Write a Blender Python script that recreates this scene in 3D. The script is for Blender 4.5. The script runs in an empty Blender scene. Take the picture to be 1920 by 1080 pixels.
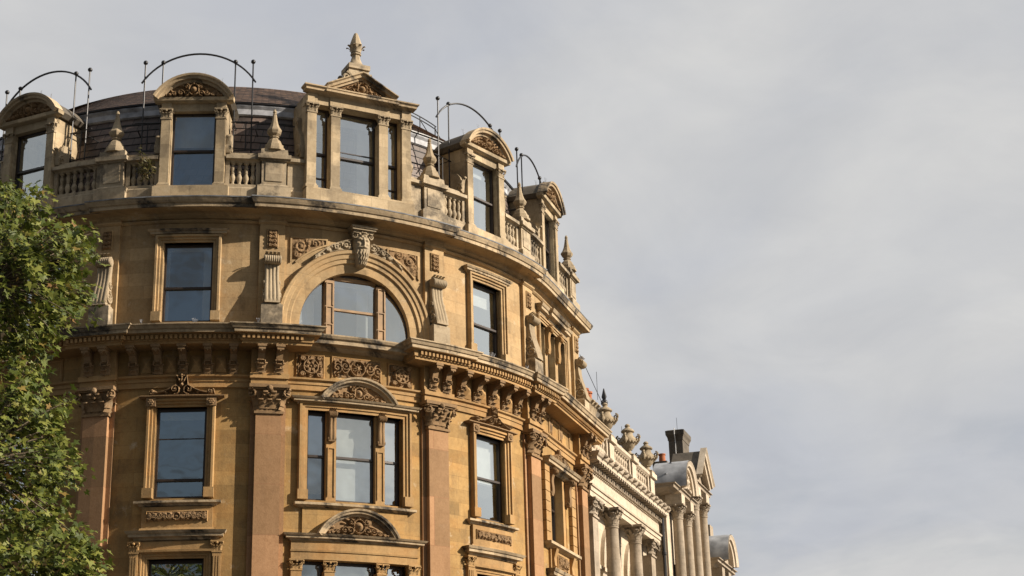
import bpy, math, random
import numpy as np
from math import pi, sin, cos, radians, sqrt
random.seed(7); RNG = np.random.default_rng(7)
SC = bpy.context.scene; COL = SC.collection
# ------------------------------------------------------------------ camera, sky, sun, exposure
PITCH, ROLL, EYE = 0.337375778, -0.0288026726, 1.65
cam = bpy.data.cameras.new('camera'); camo = bpy.data.objects.new('camera', cam); COL.objects.link(camo)
cam.sensor_width = 36.0; cam.lens = 56.25; cam.clip_start = 0.1; cam.clip_end = 3000
from mathutils import Matrix, Vector
_cp, _sp, _cr, _sr = cos(PITCH), sin(PITCH), cos(ROLL), sin(ROLL)
_f = Vector((0, _cp, _sp)); _u = Vector((0, -_sp, _cp)); _r = Vector((1, 0, 0))
_R = _cr*_r + _sr*_u; _U = -_sr*_r + _cr*_u
camo.matrix_world = Matrix(((_R.x, _U.x, -_f.x, 0), (_R.y, _U.y, -_f.y, 0), (_R.z, _U.z, -_f.z, EYE), (0, 0, 0, 1)))
SC.camera = camo
SUN_AZ, SUN_EL = radians(78), radians(27)       # azimuth from -Y towards +X
sund = Vector((sin(SUN_AZ)*cos(SUN_EL), -cos(SUN_AZ)*cos(SUN_EL), sin(SUN_EL)))
sl = bpy.data.lights.new('sun', 'SUN'); sl.energy = 5.0; sl.angle = radians(0.5); sl.color = (1.0, 0.88, 0.74)
so = bpy.data.objects.new('sun', sl); COL.objects.link(so); so.location = (60, -10, 60)
so.rotation_euler = (-sund).to_track_quat('-Z', 'Y').to_euler()
SC.view_settings.view_transform = 'Standard'; SC.view_settings.look = 'None'
SC.view_settings.exposure = 0.74; SC.view_settings.gamma = 1.0
W = bpy.data.worlds.new('World'); SC.world = W; W.use_nodes = True
def build_world():
    nt = W.node_tree; nt.nodes.clear(); N = nt.nodes.new; L = nt.links.new
    out = N('ShaderNodeOutputWorld')
    sky = N('ShaderNodeTexSky'); sky.sky_type = 'NISHITA'; sky.sun_disc = False
    sky.sun_elevation = SUN_EL; sky.sun_rotation = pi - SUN_AZ; sky.air_density = 1.0; sky.dust_density = 1.5
    b1 = N('ShaderNodeBackground'); b1.inputs[1].default_value = 0.05; L(sky.outputs[0], b1.inputs[0])
    tc = N('ShaderNodeTexCoord')
    sep = N('ShaderNodeSeparateXYZ'); L(tc.outputs['Generated'], sep.inputs[0])
    zz = N('ShaderNodeMath'); zz.operation = 'ADD'; zz.inputs[1].default_value = 0.22; L(sep.outputs[2], zz.inputs[0])
    zm = N('ShaderNodeMath'); zm.operation = 'MAXIMUM'; zm.inputs[1].default_value = 0.05; L(zz.outputs[0], zm.inputs[0])
    dx = N('ShaderNodeMath'); dx.operation = 'DIVIDE'; L(sep.outputs[0], dx.inputs[0]); L(zm.outputs[0], dx.inputs[1])
    dy = N('ShaderNodeMath'); dy.operation = 'DIVIDE'; L(sep.outputs[1], dy.inputs[0]); L(zm.outputs[0], dy.inputs[1])
    cmb = N('ShaderNodeCombineXYZ'); L(dx.outputs[0], cmb.inputs[0]); L(dy.outputs[0], cmb.inputs[1])
    def noise(scale, det, rough, off, dist=0.0):
        mp = N('ShaderNodeMapping'); mp.inputs['Location'].default_value = off; mp.inputs['Scale'].default_value = (1.0, 1.0, 1)
        L(cmb.outputs[0], mp.inputs[0])
        n = N('ShaderNodeTexNoise'); n.inputs['Scale'].default_value = scale; n.inputs['Detail'].default_value = det
        n.inputs['Roughness'].default_value = rough; n.inputs['Distortion'].default_value = dist
        L(mp.outputs[0], n.inputs['Vector']); return n.outputs['Fac']
    def ramp(fac, stops):
        r = N('ShaderNodeValToRGB'); e = r.color_ramp.elements
        while len(e) < len(stops): e.new(0.5)
        for k, (p, c) in enumerate(stops): e[k].position = p; e[k].color = c if len(c) == 4 else (*c, 1)
        L(fac, r.inputs[0]); return r.outputs[0]
    shade = ramp(noise(1.7, 7, 0.52, (3.4, 1.2, 0), 0.5), [(0.34, (0.520, 0.537, 0.580)), (0.48, (0.578, 0.584, 0.600)), (0.62, (0.650, 0.647, 0.642))])
    fine = ramp(noise(4.5, 9, 0.58, (0.6, 4.2, 0), 0.7), [(0.32, (0.94, 0.945, 0.955)), (0.66, (1.04, 1.04, 1.035))])
    mul = N('ShaderNodeMix'); mul.data_type = 'RGBA'; mul.blend_type = 'MULTIPLY'; mul.inputs[0].default_value = 1.0
    L(shade, mul.inputs[6]); L(fine, mul.inputs[7])
    # added darkening of the unseen sky behind the camera, cuts ambient light and reflections
    back_dim = N('ShaderNodeMapRange'); back_dim.interpolation_type = 'SMOOTHSTEP'; back_dim.inputs[1].default_value = -0.40; back_dim.inputs[2].default_value = -0.85; back_dim.inputs[3].default_value = 1.0; back_dim.inputs[4].default_value = 0.12; L(sep.outputs[1], back_dim.inputs[0])
    mu2 = N('ShaderNodeVectorMath'); mu2.operation = 'SCALE'; L(mul.outputs[2], mu2.inputs[0]); L(back_dim.outputs[0], mu2.inputs['Scale'])
    b2 = N('ShaderNodeBackground'); b2.inputs[1].default_value = 0.585; L(mu2.outputs[0], b2.inputs[0])
    # breaks in the cloud: small ones low down, a wide clear part of the sky behind the street (south)
    holes = ramp(noise(3.6, 7, 0.55, (2.4, 6.2, 0), 0.4), [(0.28, (0.82,)*3), (0.50, (1, 1, 1))])
    dt = N('ShaderNodeVectorMath'); dt.operation = 'DOT_PRODUCT'; dt.inputs[1].default_value = tuple(sund); L(tc.outputs['Generated'], dt.inputs[0])
    glow = N('ShaderNodeMapRange'); glow.inputs[1].default_value = 0.35; glow.inputs[2].default_value = 0.95; glow.inputs[3].default_value = 0.60; glow.inputs[4].default_value = 0.95; L(dt.outputs['Value'], glow.inputs[0]); L(glow.outputs[0], b2.inputs[1])
    brk = ramp(noise(2.6, 8, 0.6, (1.4, 9.2, 0), 0.6), [(0.42, (0.45,)*3), (0.60, (1, 1, 1))])
    bk = N('ShaderNodeMapRange'); bk.inputs[1].default_value = 0.0; bk.inputs[2].default_value = -0.2; bk.inputs[3].default_value = 1.0; bk.inputs[4].default_value = 0.0; L(sep.outputs[1], bk.inputs[0])
    bm = N('ShaderNodeMath'); bm.operation = 'MAXIMUM'; L(brk, bm.inputs[0]); L(bk.outputs[0], bm.inputs[1])
    low = N('ShaderNodeMapRange'); low.inputs[1].default_value = 0.17; low.inputs[2].default_value = 0.24; low.inputs[3].default_value = 0.0; low.inputs[4].default_value = 1.0; L(sep.outputs[2], low.inputs[0])
    mm = N('ShaderNodeMath'); mm.operation = 'MAXIMUM'; L(holes, mm.inputs[0]); L(low.outputs[0], mm.inputs[1])
    mx = N('ShaderNodeMixShader'); m3 = N('ShaderNodeMath'); m3.operation = 'MULTIPLY'; L(mm.outputs[0], m3.inputs[0]); L(bm.outputs[0], m3.inputs[1]); L(m3.outputs[0], mx.inputs[0]); L(b1.outputs[0], mx.inputs[1]); L(b2.outputs[0], mx.inputs[2])
    L(mx.outputs[0], out.inputs[0])
build_world()

# ------------------------------------------------------------------ plan of the curved street front
CX, CY, RAD, THE = -10.0132427, 55.7135691, 11.4946837, 1.26654966
TH0 = radians(27.0)
def P(s, d, z):
    """along the front, outward, up -> world"""
    th = TH0 + s/RAD; t = min(th, THE); ex = (th-t)*RAD
    return (CX+(RAD+d)*sin(t)+ex*cos(t), CY-(RAD+d)*cos(t)+ex*sin(t), z)
def flat(s0):
    x0, y0, _ = P(s0, 0, 0); t = min(TH0+s0/RAD, THE); ct, st = cos(t), sin(t)
    return lambda s, d, z: (x0+(s-s0)*ct+d*st, y0+(s-s0)*st-d*ct, z)

# ------------------------------------------------------------------ materials
MATS = {}
def newmat(name):
    m = bpy.data.materials.new(name); m.use_nodes = True; MATS[name] = m
    nt = m.node_tree; nt.nodes.clear()
    return m, nt, nt.nodes.new, nt.links.new
def stone(name, base, blocks=(0.95, 0.40), bvar=0.16, stain=0.35, stain_col=(0.055, 0.045, 0.034), pale=0.12, rough=0.85, bump=0.3, mortar=0.0, soot=0.0, warm=0.0, c12=None):
    m, nt, N, L = newmat(name)
    out = N('ShaderNodeOutputMaterial'); bs = N('ShaderNodeBsdfPrincipled'); L(bs.outputs[0], out.inputs[0])
    bs.inputs['Roughness'].default_value = rough; bs.inputs['Specular IOR Level'].default_value = 0.25
    uv = N('ShaderNodeUVMap'); geo = N('ShaderNodeNewGeometry')
    def mixc(fac, a, b, mode='MIX'):
        x = N('ShaderNodeMix'); x.data_type = 'RGBA'; x.blend_type = mode
        for sock, v in ((0, fac), (6, a), (7, b)):
            if isinstance(v, (int, float)): x.inputs[sock].default_value = v
            elif isinstance(v, tuple): x.inputs[sock].default_value = (*v, 1)
            else: L(v, x.inputs[sock])
        return x.outputs[2]
    def nz(scale, det=5, rg=0.6, vec=None, sc=None):
        n = N('ShaderNodeTexNoise'); n.inputs['Scale'].default_value = scale; n.inputs['Detail'].default_value = det; n.inputs['Roughness'].default_value = rg
        v = vec or geo.outputs['Position']
        if sc:
            mp = N('ShaderNodeMapping'); mp.inputs['Scale'].default_value = sc; L(v, mp.inputs[0]); v = mp.outputs[0]
        L(v, n.inputs['Vector']); return n.outputs['Fac']
    def rng(f, a, b, c=0.0, d=1.0):
        r = N('ShaderNodeMapRange'); r.inputs[1].default_value = a; r.inputs[2].default_value = b; r.inputs[3].default_value = c; r.inputs[4].default_value = d
        L(f, r.inputs[0]); return r.outputs[0]
    lo = tuple(c*(1-bvar) for c in base); hi = tuple(min(1, c*(1+bvar*0.8)) for c in base)
    if c12: lo, hi = c12
    if blocks:
        br = N('ShaderNodeTexBrick'); L(uv.outputs[0], br.inputs['Vector'])
        br.inputs['Scale'].default_value = 1.0; br.inputs['Brick Width'].default_value = blocks[0]; br.inputs['Row Height'].default_value = blocks[1]
        br.inputs['Mortar Size'].default_value = 0.008; br.inputs['Mortar Smooth'].default_value = 0.3; br.inputs['Bias'].default_value = 0.0
        br.inputs['Color1'].default_value = (*lo, 1); br.inputs['Color2'].default_value = (*hi, 1)
        k = 0.80-mortar
        br.inputs['Mortar'].default_value = (base[0]*k, base[1]*k, base[2]*k, 1)
        col = br.outputs['Color']
    else:
        col = mixc(nz(2.0, 3), lo, hi)
    # broad tone drift, mottling, vertical rain streaks, pale washed patches
    col = mixc(rng(nz(0.45, 4), 0.35, 0.65, 0, 0.45), col, mixc(1.0, col, (0.70, 0.66, 0.60), 'MULTIPLY'))
    col = mixc(rng(nz(3.2, 6, 0.65), 0.48, 0.72, 0, 0.5), col, mixc(1.0, col, (0.74, 0.70, 0.64), 'MULTIPLY'))
    col = mixc(rng(nz(1.6, 6, 0.7), 0.60, 0.74, 0, pale*2.4), col, (0.60, 0.52, 0.38))
    if warm: col = mixc(rng(nz(0.9, 5, 0.6, uv.outputs[0], (1.0, 1.6, 1)), 0.46, 0.66, 0, warm), col, mixc(1.0, col, (1.12, 0.86, 0.58), 'MULTIPLY'))
    col = mixc(rng(nz(7.5, 6, 0.72), 0.42, 0.68, 0, 0.42), col, mixc(1.0, col, (0.72, 0.68, 0.62), 'MULTIPLY'))
    if soot:
        so_ = N('ShaderNodeMath'); so_.operation = 'MULTIPLY'; L(rng(nz(1.0, 5, 0.6, uv.outputs[0], (0.8, 0.7, 1)), 0.515, 0.575), so_.inputs[0]); L(rng(nz(6.0, 6, 0.75), 0.30, 0.58, 0.25, soot), so_.inputs[1])
        col = mixc(so_.outputs[0], col, (0.045, 0.04, 0.034))
    st = nz(1.0, 7, 0.68, uv.outputs[0], (2.6, 0.55, 1))
    sp = nz(1.35, 7, 0.72)
    f = N('ShaderNodeMath'); f.operation = 'MULTIPLY'; L(rng(st, 0.42, 0.66), f.inputs[0]); L(rng(sp, 0.44, 0.62), f.inputs[1])
    f2 = N('ShaderNodeMath'); f2.operation = 'MULTIPLY'; f2.inputs[1].default_value = stain; L(f.outputs[0], f2.inputs[0])
    col = mixc(f2.outputs[0], col, stain_col)
    col = mixc(rng(nz(16, 5, 0.8), 0.46, 0.62, 0, 0.30), col, mixc(1.0, col, (0.66, 0.61, 0.54), 'MULTIPLY'))
    col = mixc(rng(nz(38, 3, 0.7), 0.35, 0.7, 0, 0.25), col, mixc(1.0, col, (0.62, 0.58, 0.52), 'MULTIPLY'))
    L(col, bs.inputs['Base Color'])
    bp = N('ShaderNodeBump'); bp.inputs['Strength'].default_value = bump; bp.inputs['Distance'].default_value = 0.02
    L(nz(22, 6, 0.7), bp.inputs['Height']); L(bp.outputs[0], bs.inputs['Normal'])
    return m
stone('golden_ashlar', (0.372, 0.238, 0.094), stain=0.50, bvar=0.21, warm=0.35, pale=0.28)
stone('upper_ashlar', (0.435, 0.312, 0.168), stain=0.50, bvar=0.18, pale=0.28, warm=0.2)
stone('golden_trim', (0.40, 0.258, 0.115), blocks=(1.3, 5.0), stain=0.40, bvar=0.14, warm=0.4)
stone('weathered_trim', (0.47, 0.37, 0.24), blocks=(1.15, 5.0), stain=0.75, bvar=0.2, pale=0.3, soot=1.0)
stone('grey_parapet', (0.44, 0.365, 0.255), blocks=(0.8, 0.45), stain=0.70, bvar=0.2, pale=0.3, soot=0.75)
stone('dormer_stone', (0.48, 0.385, 0.25), blocks=(0.55, 0.46), stain=0.55, bvar=0.22, pale=0.25, soot=0.35)
stone('pink_sandstone', (0.36, 0.185, 0.095), blocks=(3.1, 1.45), stain=0.16, pale=0.04, c12=((0.24, 0.149, 0.075), (0.45, 0.258, 0.134)))
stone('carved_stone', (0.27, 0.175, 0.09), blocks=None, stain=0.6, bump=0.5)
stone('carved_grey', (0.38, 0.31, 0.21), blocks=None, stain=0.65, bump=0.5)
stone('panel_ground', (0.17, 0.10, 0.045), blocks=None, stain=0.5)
stone('portland_stone', (0.58, 0.50, 0.39), blocks=(1.1, 0.45), stain=0.35, bvar=0.08, stain_col=(0.10, 0.09, 0.075))
stone('portland_grey', (0.38, 0.32, 0.245), blocks=(1.1, 0.45), stain=0.65, bvar=0.10, stain_col=(0.07, 0.065, 0.055))
stone('sooty_stone', (0.14, 0.122, 0.097), blocks=(0.7, 0.3), stain=0.9, stain_col=(0.04, 0.037, 0.032))
stone('terracotta', (0.42, 0.15, 0.07), blocks=None, stain=0.3)
stone('bark', (0.16, 0.13, 0.09), blocks=None, stain=0.5, bump=0.8)
stone('asphalt', (0.05, 0.05, 0.052), blocks=None, stain=0.2)
stone('paving', (0.12, 0.11, 0.10), blocks=(0.9, 0.6), stain=0.3)
def simple(name, col, rough=0.5, metal=0.0, spec=0.5, var=0.25, scale=4.0, bump=0.0):
    m, nt, N, L = newmat(name)
    out = N('ShaderNodeOutputMaterial'); bs = N('ShaderNodeBsdfPrincipled'); L(bs.outputs[0], out.inputs[0])
    n = N('ShaderNodeTexNoise'); n.inputs['Scale'].default_value = scale; n.inputs['Detail'].default_value = 6
    g = N('ShaderNodeNewGeometry'); L(g.outputs['Position'], n.inputs['Vector'])
    r = N('ShaderNodeValToRGB'); r.color_ramp.elements[0].position = 0.3; r.color_ramp.elements[1].position = 0.7
    r.color_ramp.elements[0].color = (*[c*(1-var) for c in col], 1); r.color_ramp.elements[1].color = (*[min(1, c*(1+var)) for c in col], 1)
    L(n.outputs['Fac'], r.inputs[0]); L(r.outputs[0], bs.inputs['Base Color'])
    bs.inputs['Roughness'].default_value = rough; bs.inputs['Metallic'].default_value = metal; bs.inputs['Specular IOR Level'].default_value = spec
    if bump:
        b = N('ShaderNodeBump'); b.inputs['Strength'].default_value = bump; b.inputs['Distance'].default_value = 0.02
        L(n.outputs['Fac'], b.inputs['Height']); L(b.outputs[0], bs.inputs['Normal'])
    return m
simple('black_iron', (0.012, 0.012, 0.013), 0.45)
simple('lead_sheet', (0.30, 0.31, 0.32), 0.75, 0.0, 0.3, 0.4, 1.8, 0.4)
simple('dull_lead', (0.13, 0.135, 0.14), 0.7, 0.0, 0.3, 0.5, 3.0, 0.4)
simple('lead_flashing', (0.30, 0.31, 0.33), 0.6, 0.0, 0.5, 0.5, 3.0, 0.5)
simple('dark_joinery', (0.030, 0.020, 0.014), 0.4)
simple('brown_joinery', (0.25, 0.145, 0.055), 0.5)
simple('room_dark', (0.045, 0.045, 0.045), 0.9)
simple('room_blind', (0.66, 0.66, 0.62), 0.9, var=0.08)
simple('white_pipe', (0.6, 0.6, 0.58), 0.5)
simple('dry_stem', (0.10, 0.07, 0.035), 0.9)
def slate(name, col, w, h):
    m, nt, N, L = newmat(name)
    out = N('ShaderNodeOutputMaterial'); bs = N('ShaderNodeBsdfPrincipled'); L(bs.outputs[0], out.inputs[0])
    uv = N('ShaderNodeUVMap'); br = N('ShaderNodeTexBrick'); L(uv.outputs[0], br.inputs['Vector'])
    br.inputs['Scale'].default_value = 1; br.inputs['Brick Width'].default_value = w; br.inputs['Row Height'].default_value = h
    br.inputs['Mortar Size'].default_value = 0.012; br.inputs['Mortar Smooth'].default_value = 0.1
    br.inputs['Color1'].default_value = (*[c*0.5 for c in col], 1); br.inputs['Color2'].default_value = (*[c*1.5 for c in col], 1); br.inputs['Mortar'].default_value = (0.01, 0.009, 0.008, 1)
    g = N('ShaderNodeNewGeometry'); n = N('ShaderNodeTexNoise'); n.inputs['Scale'].default_value = 5; n.inputs['Detail'].default_value = 7; L(g.outputs['Position'], n.inputs['Vector'])
    mx = N('ShaderNodeMix'); mx.data_type = 'RGBA'; mx.blend_type = 'MULTIPLY'; mx.inputs[0].default_value = 0.7
    r = N('ShaderNodeValToRGB'); r.color_ramp.elements[0].position = 0.3; r.color_ramp.elements[0].color = (0.45, 0.42, 0.40, 1); r.color_ramp.elements[1].position = 0.7; r.color_ramp.elements[1].color = (1.2, 1.15, 1.1, 1)
    L(n.outputs['Fac'], r.inputs[0]); L(br.outputs['Color'], mx.inputs[6]); L(r.outputs[0], mx.inputs[7]); L(mx.outputs[2], bs.inputs['Base Color'])
    bs.inputs['Roughness'].default_value = 0.55
    b = N('ShaderNodeBump'); b.inputs['Strength'].default_value = 0.5; b.inputs['Distance'].default_value = 0.02; b.invert = True
    L(br.outputs['Fac'], b.inputs['Height']); L(b.outputs[0], bs.inputs['Normal'])
slate('big_slates', (0.115, 0.085, 0.070), 0.46, 0.2517)
slate('small_slates', (0.150, 0.098, 0.068), 0.24, 0.1013)
def glassmat():
    m, nt, N, L = newmat('window_glass')
    out = N('ShaderNodeOutputMaterial'); mx = N('ShaderNodeMixShader'); L(mx.outputs[0], out.inputs[0])
    tr = N('ShaderNodeBsdfTransparent'); tr.inputs[0].default_value = (0.86, 0.90, 0.90, 1)
    gl = N('ShaderNodeBsdfGlossy'); gl.inputs['Roughness'].default_value = 0.015; gl.inputs[0].default_value = (0.93, 0.97, 0.95, 1)
    lw = N('ShaderNodeLayerWeight'); lw.inputs[0].default_value = 0.5; fr = N('ShaderNodeMapRange'); pw = N('ShaderNodeMath'); pw.operation = 'POWER'; pw.inputs[1].default_value = 2.5
    L(lw.outputs['Facing'], pw.inputs[0]); L(pw.outputs[0], fr.inputs[0]); fr.inputs[3].default_value = 0.50; fr.inputs[4].default_value = 1.0
    g = N('ShaderNodeNewGeometry'); n = N('ShaderNodeTexNoise'); n.inputs['Scale'].default_value = 0.8; n.inputs['Detail'].default_value = 2
    L(g.outputs['Position'], n.inputs['Vector'])
    b = N('ShaderNodeBump'); b.inputs['Strength'].default_value = 0.22; b.inputs['Distance'].default_value = 0.05
    L(n.outputs['Fac'], b.inputs['Height']); L(b.outputs[0], gl.inputs['Normal'])
    L(fr.outputs[0], mx.inputs[0]); L(tr.outputs[0], mx.inputs[1]); L(gl.outputs[0], mx.inputs[2])
glassmat()
def leafmat(name, c1, c2, c3):
    m, nt, N, L = newmat(name)
    out = N('ShaderNodeOutputMaterial'); bs = N('ShaderNodeBsdfPrincipled'); mx = N('ShaderNodeMixShader'); tl = N('ShaderNodeBsdfTranslucent')
    g = N('ShaderNodeNewGeometry'); r = N('ShaderNodeValToRGB'); e = r.color_ramp.elements; e.new(0.5); e.new(0.95)
    for k, (p, c) in enumerate(((0.0, c1), (0.5, c2), (0.93, c3), (1.0, (0.19, 0.10, 0.03)))): e[k].position = p; e[k].color = (*c, 1)
    L(g.outputs['Random Per Island'], r.inputs[0]); L(r.outputs[0], bs.inputs['Base Color']); L(r.outputs[0], tl.inputs[0])
    bs.inputs['Roughness'].default_value = 0.55; bs.inputs['Specular IOR Level'].default_value = 0.3
    mx.inputs[0].default_value = 0.28; L(bs.outputs[0], mx.inputs[1]); L(tl.outputs[0], mx.inputs[2]); L(mx.outputs[0], out.inputs[0])
leafmat('plane_leaves', (0.036, 0.055, 0.009), (0.096, 0.120, 0.018), (0.20, 0.21, 0.04))
leafmat('weed_leaves', (0.05, 0.05, 0.016), (0.09, 0.085, 0.025), (0.16, 0.12, 0.045))

# ------------------------------------------------------------------ mesh builder in (s, d, z)
ORG = {}
class MB:
    def __init__(self, fn=P, step=0.5):
        self.v = []; self.f = []; self.uv = []; self.fn = fn; self.step = step
    def vert(self, s, d, z):
        self.v.append((s, d, z)); return len(self.v)-1
    def face(self, idx): self.f.append(tuple(idx))
    def quad(self, a, b, c, d):
        i = [self.vert(*p) for p in (a, b, c, d)]; self.face(i)
    def ns(self, s0, s1): return max(1, int(math.ceil(abs(s1-s0)/self.step-1e-6)))
    def rings(self, rings, close=True, caps=True):
        """rings: list of equal-length point lists; close: wrap the ring"""
        b = len(self.v); n = len(rings[0])
        for r in rings: self.v.extend(r)
        for i in range(len(rings)-1):
            for k in range(n if close else n-1):
                a = b+i*n+k; c = b+i*n+(k+1) % n
                self.face((a, c, c+n, a+n))
        if caps and close:
            self.face(tuple(b+k for k in range(n))[::-1]); self.face(tuple(b+(len(rings)-1)*n+k for k in range(n)))
    def box(self, s0, s1, d0, d1, z0, z1, ts=0.0, td=0.0):
        """box; ts/td taper the top inwards"""
        n = self.ns(s0, s1); R = []
        for i in range(n+1):
            u = i/n; s = s0+(s1-s0)*u; st = s0+ts+(s1-s0-2*ts)*u
            R.append([(s, d0, z0), (s, d1, z0), (st, d1-td, z1), (st, d0+(td if td and ts else 0), z1)])
        self.rings(R)
    def sweep(self, s0, s1, prof):
        """closed (d,z) profile swept along the front"""
        n = self.ns(s0, s1); self.rings([[(s0+(s1-s0)*i/n, d, z) for d, z in prof] for i in range(n+1)])
    def moulding(self, s0, s1, d0, prof, left=True, right=True):
        """cornice with mitred returns; prof = (projection, z) from bottom to top, both ends at projection 0"""
        R = []
        if left: R.append([(s0-p, d0-0.02, z) for p, z in prof])
        n = self.ns(s0, s1)
        for i in range(n+1):
            u = i/n; R.append([((s0-(p if left else 0))*(1-u)+(s1+(p if right else 0))*u, d0+p, z) for p, z in prof])
        if right: R.append([(s1+p, d0-0.02, z) for p, z in prof])
        self.rings(R, close=False)
        if not left: self.face([self.vert(s0, d0+p, z) for p, z in prof])
        if not right: self.face([self.vert(s1, d0+p, z) for p, z in prof][::-1])
    def path(self, pts, prof, closed=False):
        """(offset, d) closed profile swept along an (s,z) polyline; offset is to the left of travel"""
        R = []; n = len(pts)
        for i in range(n):
            a = pts[i-1] if (i > 0 or closed) else None; b = pts[i]; c = pts[(i+1) % n] if (i < n-1 or closed) else None
            def nrm(p, q):
                x, y = q[0]-p[0], q[1]-p[1]; l = math.hypot(x, y) or 1; return (-y/l, x/l)
            if a is None: m = nrm(b, c); k = 1
            elif c is None: m = nrm(a, b); k = 1
            else:
                n1, n2 = nrm(a, b), nrm(b, c); x, y = n1[0]+n2[0], n1[1]+n2[1]; l = math.hypot(x, y) or 1
                m = (x/l, y/l); k = 1/max(0.3, m[0]*n1[0]+m[1]*n1[1])
            R.append([(b[0]+m[0]*o*k, d, b[1]+m[1]*o*k) for o, d in prof])
        self.rings(R, caps=not closed)
    def prism(self, poly, d0, d1):
        """(s,z) polygon extruded in d"""
        self.rings([[(s, d0, z) for s, z in poly], [(s, d1, z) for s, z in poly]])
    def side(self, s0, s1, poly):
        """(d,z) polygon extruded in s"""
        self.rings([[(s0, d, z) for d, z in poly], [(s1, d, z) for d, z in poly]])
    def lathe(self, s, d, prof, seg=12, rot=0.0, sq=False):
        R = []
        for r, z in prof:
            ring = []
            for k in range(seg):
                a = rot+2*pi*k/seg; q = r/max(abs(cos(a-rot)), abs(sin(a-rot))) if sq else r
                ring.append((s+q*cos(a), d+q*sin(a), z))
            R.append(ring)
        self.rings(R)
    def tube(self, pts, r, seg=6, r2=None):
        pts = [Vector(p) for p in pts]; R = []; n = len(pts); up = Vector((0.31, 0.22, 0.92)).normalized()
        for i, p in enumerate(pts):
            t = (pts[min(i+1, n-1)]-pts[max(i-1, 0)]).normalized()
            a = t.cross(up); a = a.normalized() if a.length > 1e-4 else Vector((1, 0, 0)); b = t.cross(a)
            q = r if r2 is None else r+(r2-r)*i/max(1, n-1)
            R.append([tuple(p+a*cos(2*pi*k/seg)*q+b*sin(2*pi*k/seg)*q) for k in range(seg)])
        self.rings(R)
    def ball(self, s, d, z, r, seg=8, rz=None):
        rz = rz or r
        self.lathe(s, d, [(r*0.05, z-rz)]+[(r*sin(pi*k/6), z-rz*cos(pi*k/6)) for k in range(1, 6)]+[(r*0.05, z+rz)], seg)
    def grid(self, S, D, Z):
        ny, nx = S.shape; b = len(self.v)
        self.v.extend(zip(S.ravel().tolist(), D.ravel().tolist(), Z.ravel().tolist()))
        for j in range(ny-1):
            for i in range(nx-1):
                a = b+j*nx+i; self.face((a, a+1, a+1+nx, a+nx))
    def leaf(self, s, d, z, phi, w, h, out, curl=0.10, thick=0.0):
        """acanthus leaf rising from (s,d,z), facing angle phi (0 = outward), curling over at the tip"""
        cs, sn = cos(phi), sin(phi); b = len(self.v); T = [0, 0.2, 0.4, 0.6, 0.78, 0.92, 1.0, 1.02]
        for t in T:
            hh = h*min(t, 1.0)-(0.12*h if t > 1 else 0)-(0.02*h if t == 1 else 0); o = out*t**2.6+(curl*0.4 if t >= 1 else 0)+0.012
            ww = w*0.5*(1-0.35*t**2)*(1+0.22*cos(t*19)) if t < 0.95 else w*0.28
            for a, e in ((-1, -0.03), (-0.5, 0.018), (0, -0.006), (0.5, 0.018), (1, -0.03)):
                A = a*ww; O = o+e*w*4*0.35
                self.v.append((s+A*cs+O*sn, d+O*cs-A*sn, z+hh))
        for j in range(len(T)-1):
            for i in range(4):
                a = b+j*5+i; self.face((a, a+1, a+6, a+5))
    def volute(self, s, d, z, r, phi=0.0, sgn=1, turns=1.6, th=0.3):
        pts = []; n = int(14*turns)
        for k in range(n+1):
            t = k/n; a = -pi/2+sgn*0+2*pi*turns*t; q = r*(1-t)**0.9+0.004
            A = sgn*q*cos(a+pi); pts.append((s+A*cos(phi), d-A*sin(phi)+0.10*r*t, z+q*sin(a+pi)))
        self.tube(pts, r*th, 5, r*th*0.55)
    def build(self, name, mat, parent=None, label=None, smooth=None, kind=None):
        W3 = np.array([self.fn(*p) for p in self.v], float); raw = np.array(self.v, float)
        c = (W3.min(0)+W3.max(0))/2
        me = bpy.data.meshes.new(name); me.from_pydata((W3-c).tolist(), [], self.f)
        me.uv_layers.new(name='UVMap'); li = np.empty(len(me.loops), int); me.loops.foreach_get('vertex_index', li)
        q = raw[li]; uv = np.stack([q[:, 0]+q[:, 1]+3.37, q[:, 2]+0.03], 1)
        me.uv_layers[0].data.foreach_set('uv', uv.astype(np.float32).ravel())
        me.materials.append(MATS[mat]); me.update()
        import bmesh
        bm = bmesh.new(); bm.from_mesh(me); bmesh.ops.remove_doubles(bm, verts=bm.verts, dist=0.0004)
        bmesh.ops.recalc_face_normals(bm, faces=bm.faces); bm.to_mesh(me); bm.free()
        if smooth is not None:
            me.polygons.foreach_set('use_smooth', [True]*len(me.polygons)); me.set_sharp_from_angle(angle=radians(smooth))
        o = bpy.data.objects.new(name, me); COL.objects.link(o); ORG[o.name] = c
        if parent is not None:
            o.parent = parent; o.location = c-ORG[parent.name]
        else: o.location = c
        if label: o['label'] = label
        if kind: o['kind'] = kind
        return o
def empty(name, loc, parent=None, label=None, cat=None, group=None):
    o = bpy.data.objects.new(name, None); COL.objects.link(o); ORG[o.name] = np.array(loc, float); o.empty_display_size = 0.3
    if parent is not None: o.parent = parent; o.location = ORG[o.name]-ORG[parent.name]
    else: o.location = loc
    if label: o['label'] = label
    if cat: o['category'] = cat
    if group: o['group'] = group
    return o
def tag(o, label, cat, group=None):
    o['label'] = label; o['category'] = cat
    if group: o['group'] = group
    return o
def arc(c, z, r, a0, a1, n): return [(c+r*cos(a0+(a1-a0)*k/n), z+r*sin(a0+(a1-a0)*k/n)) for k in range(n+1)]

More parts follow.
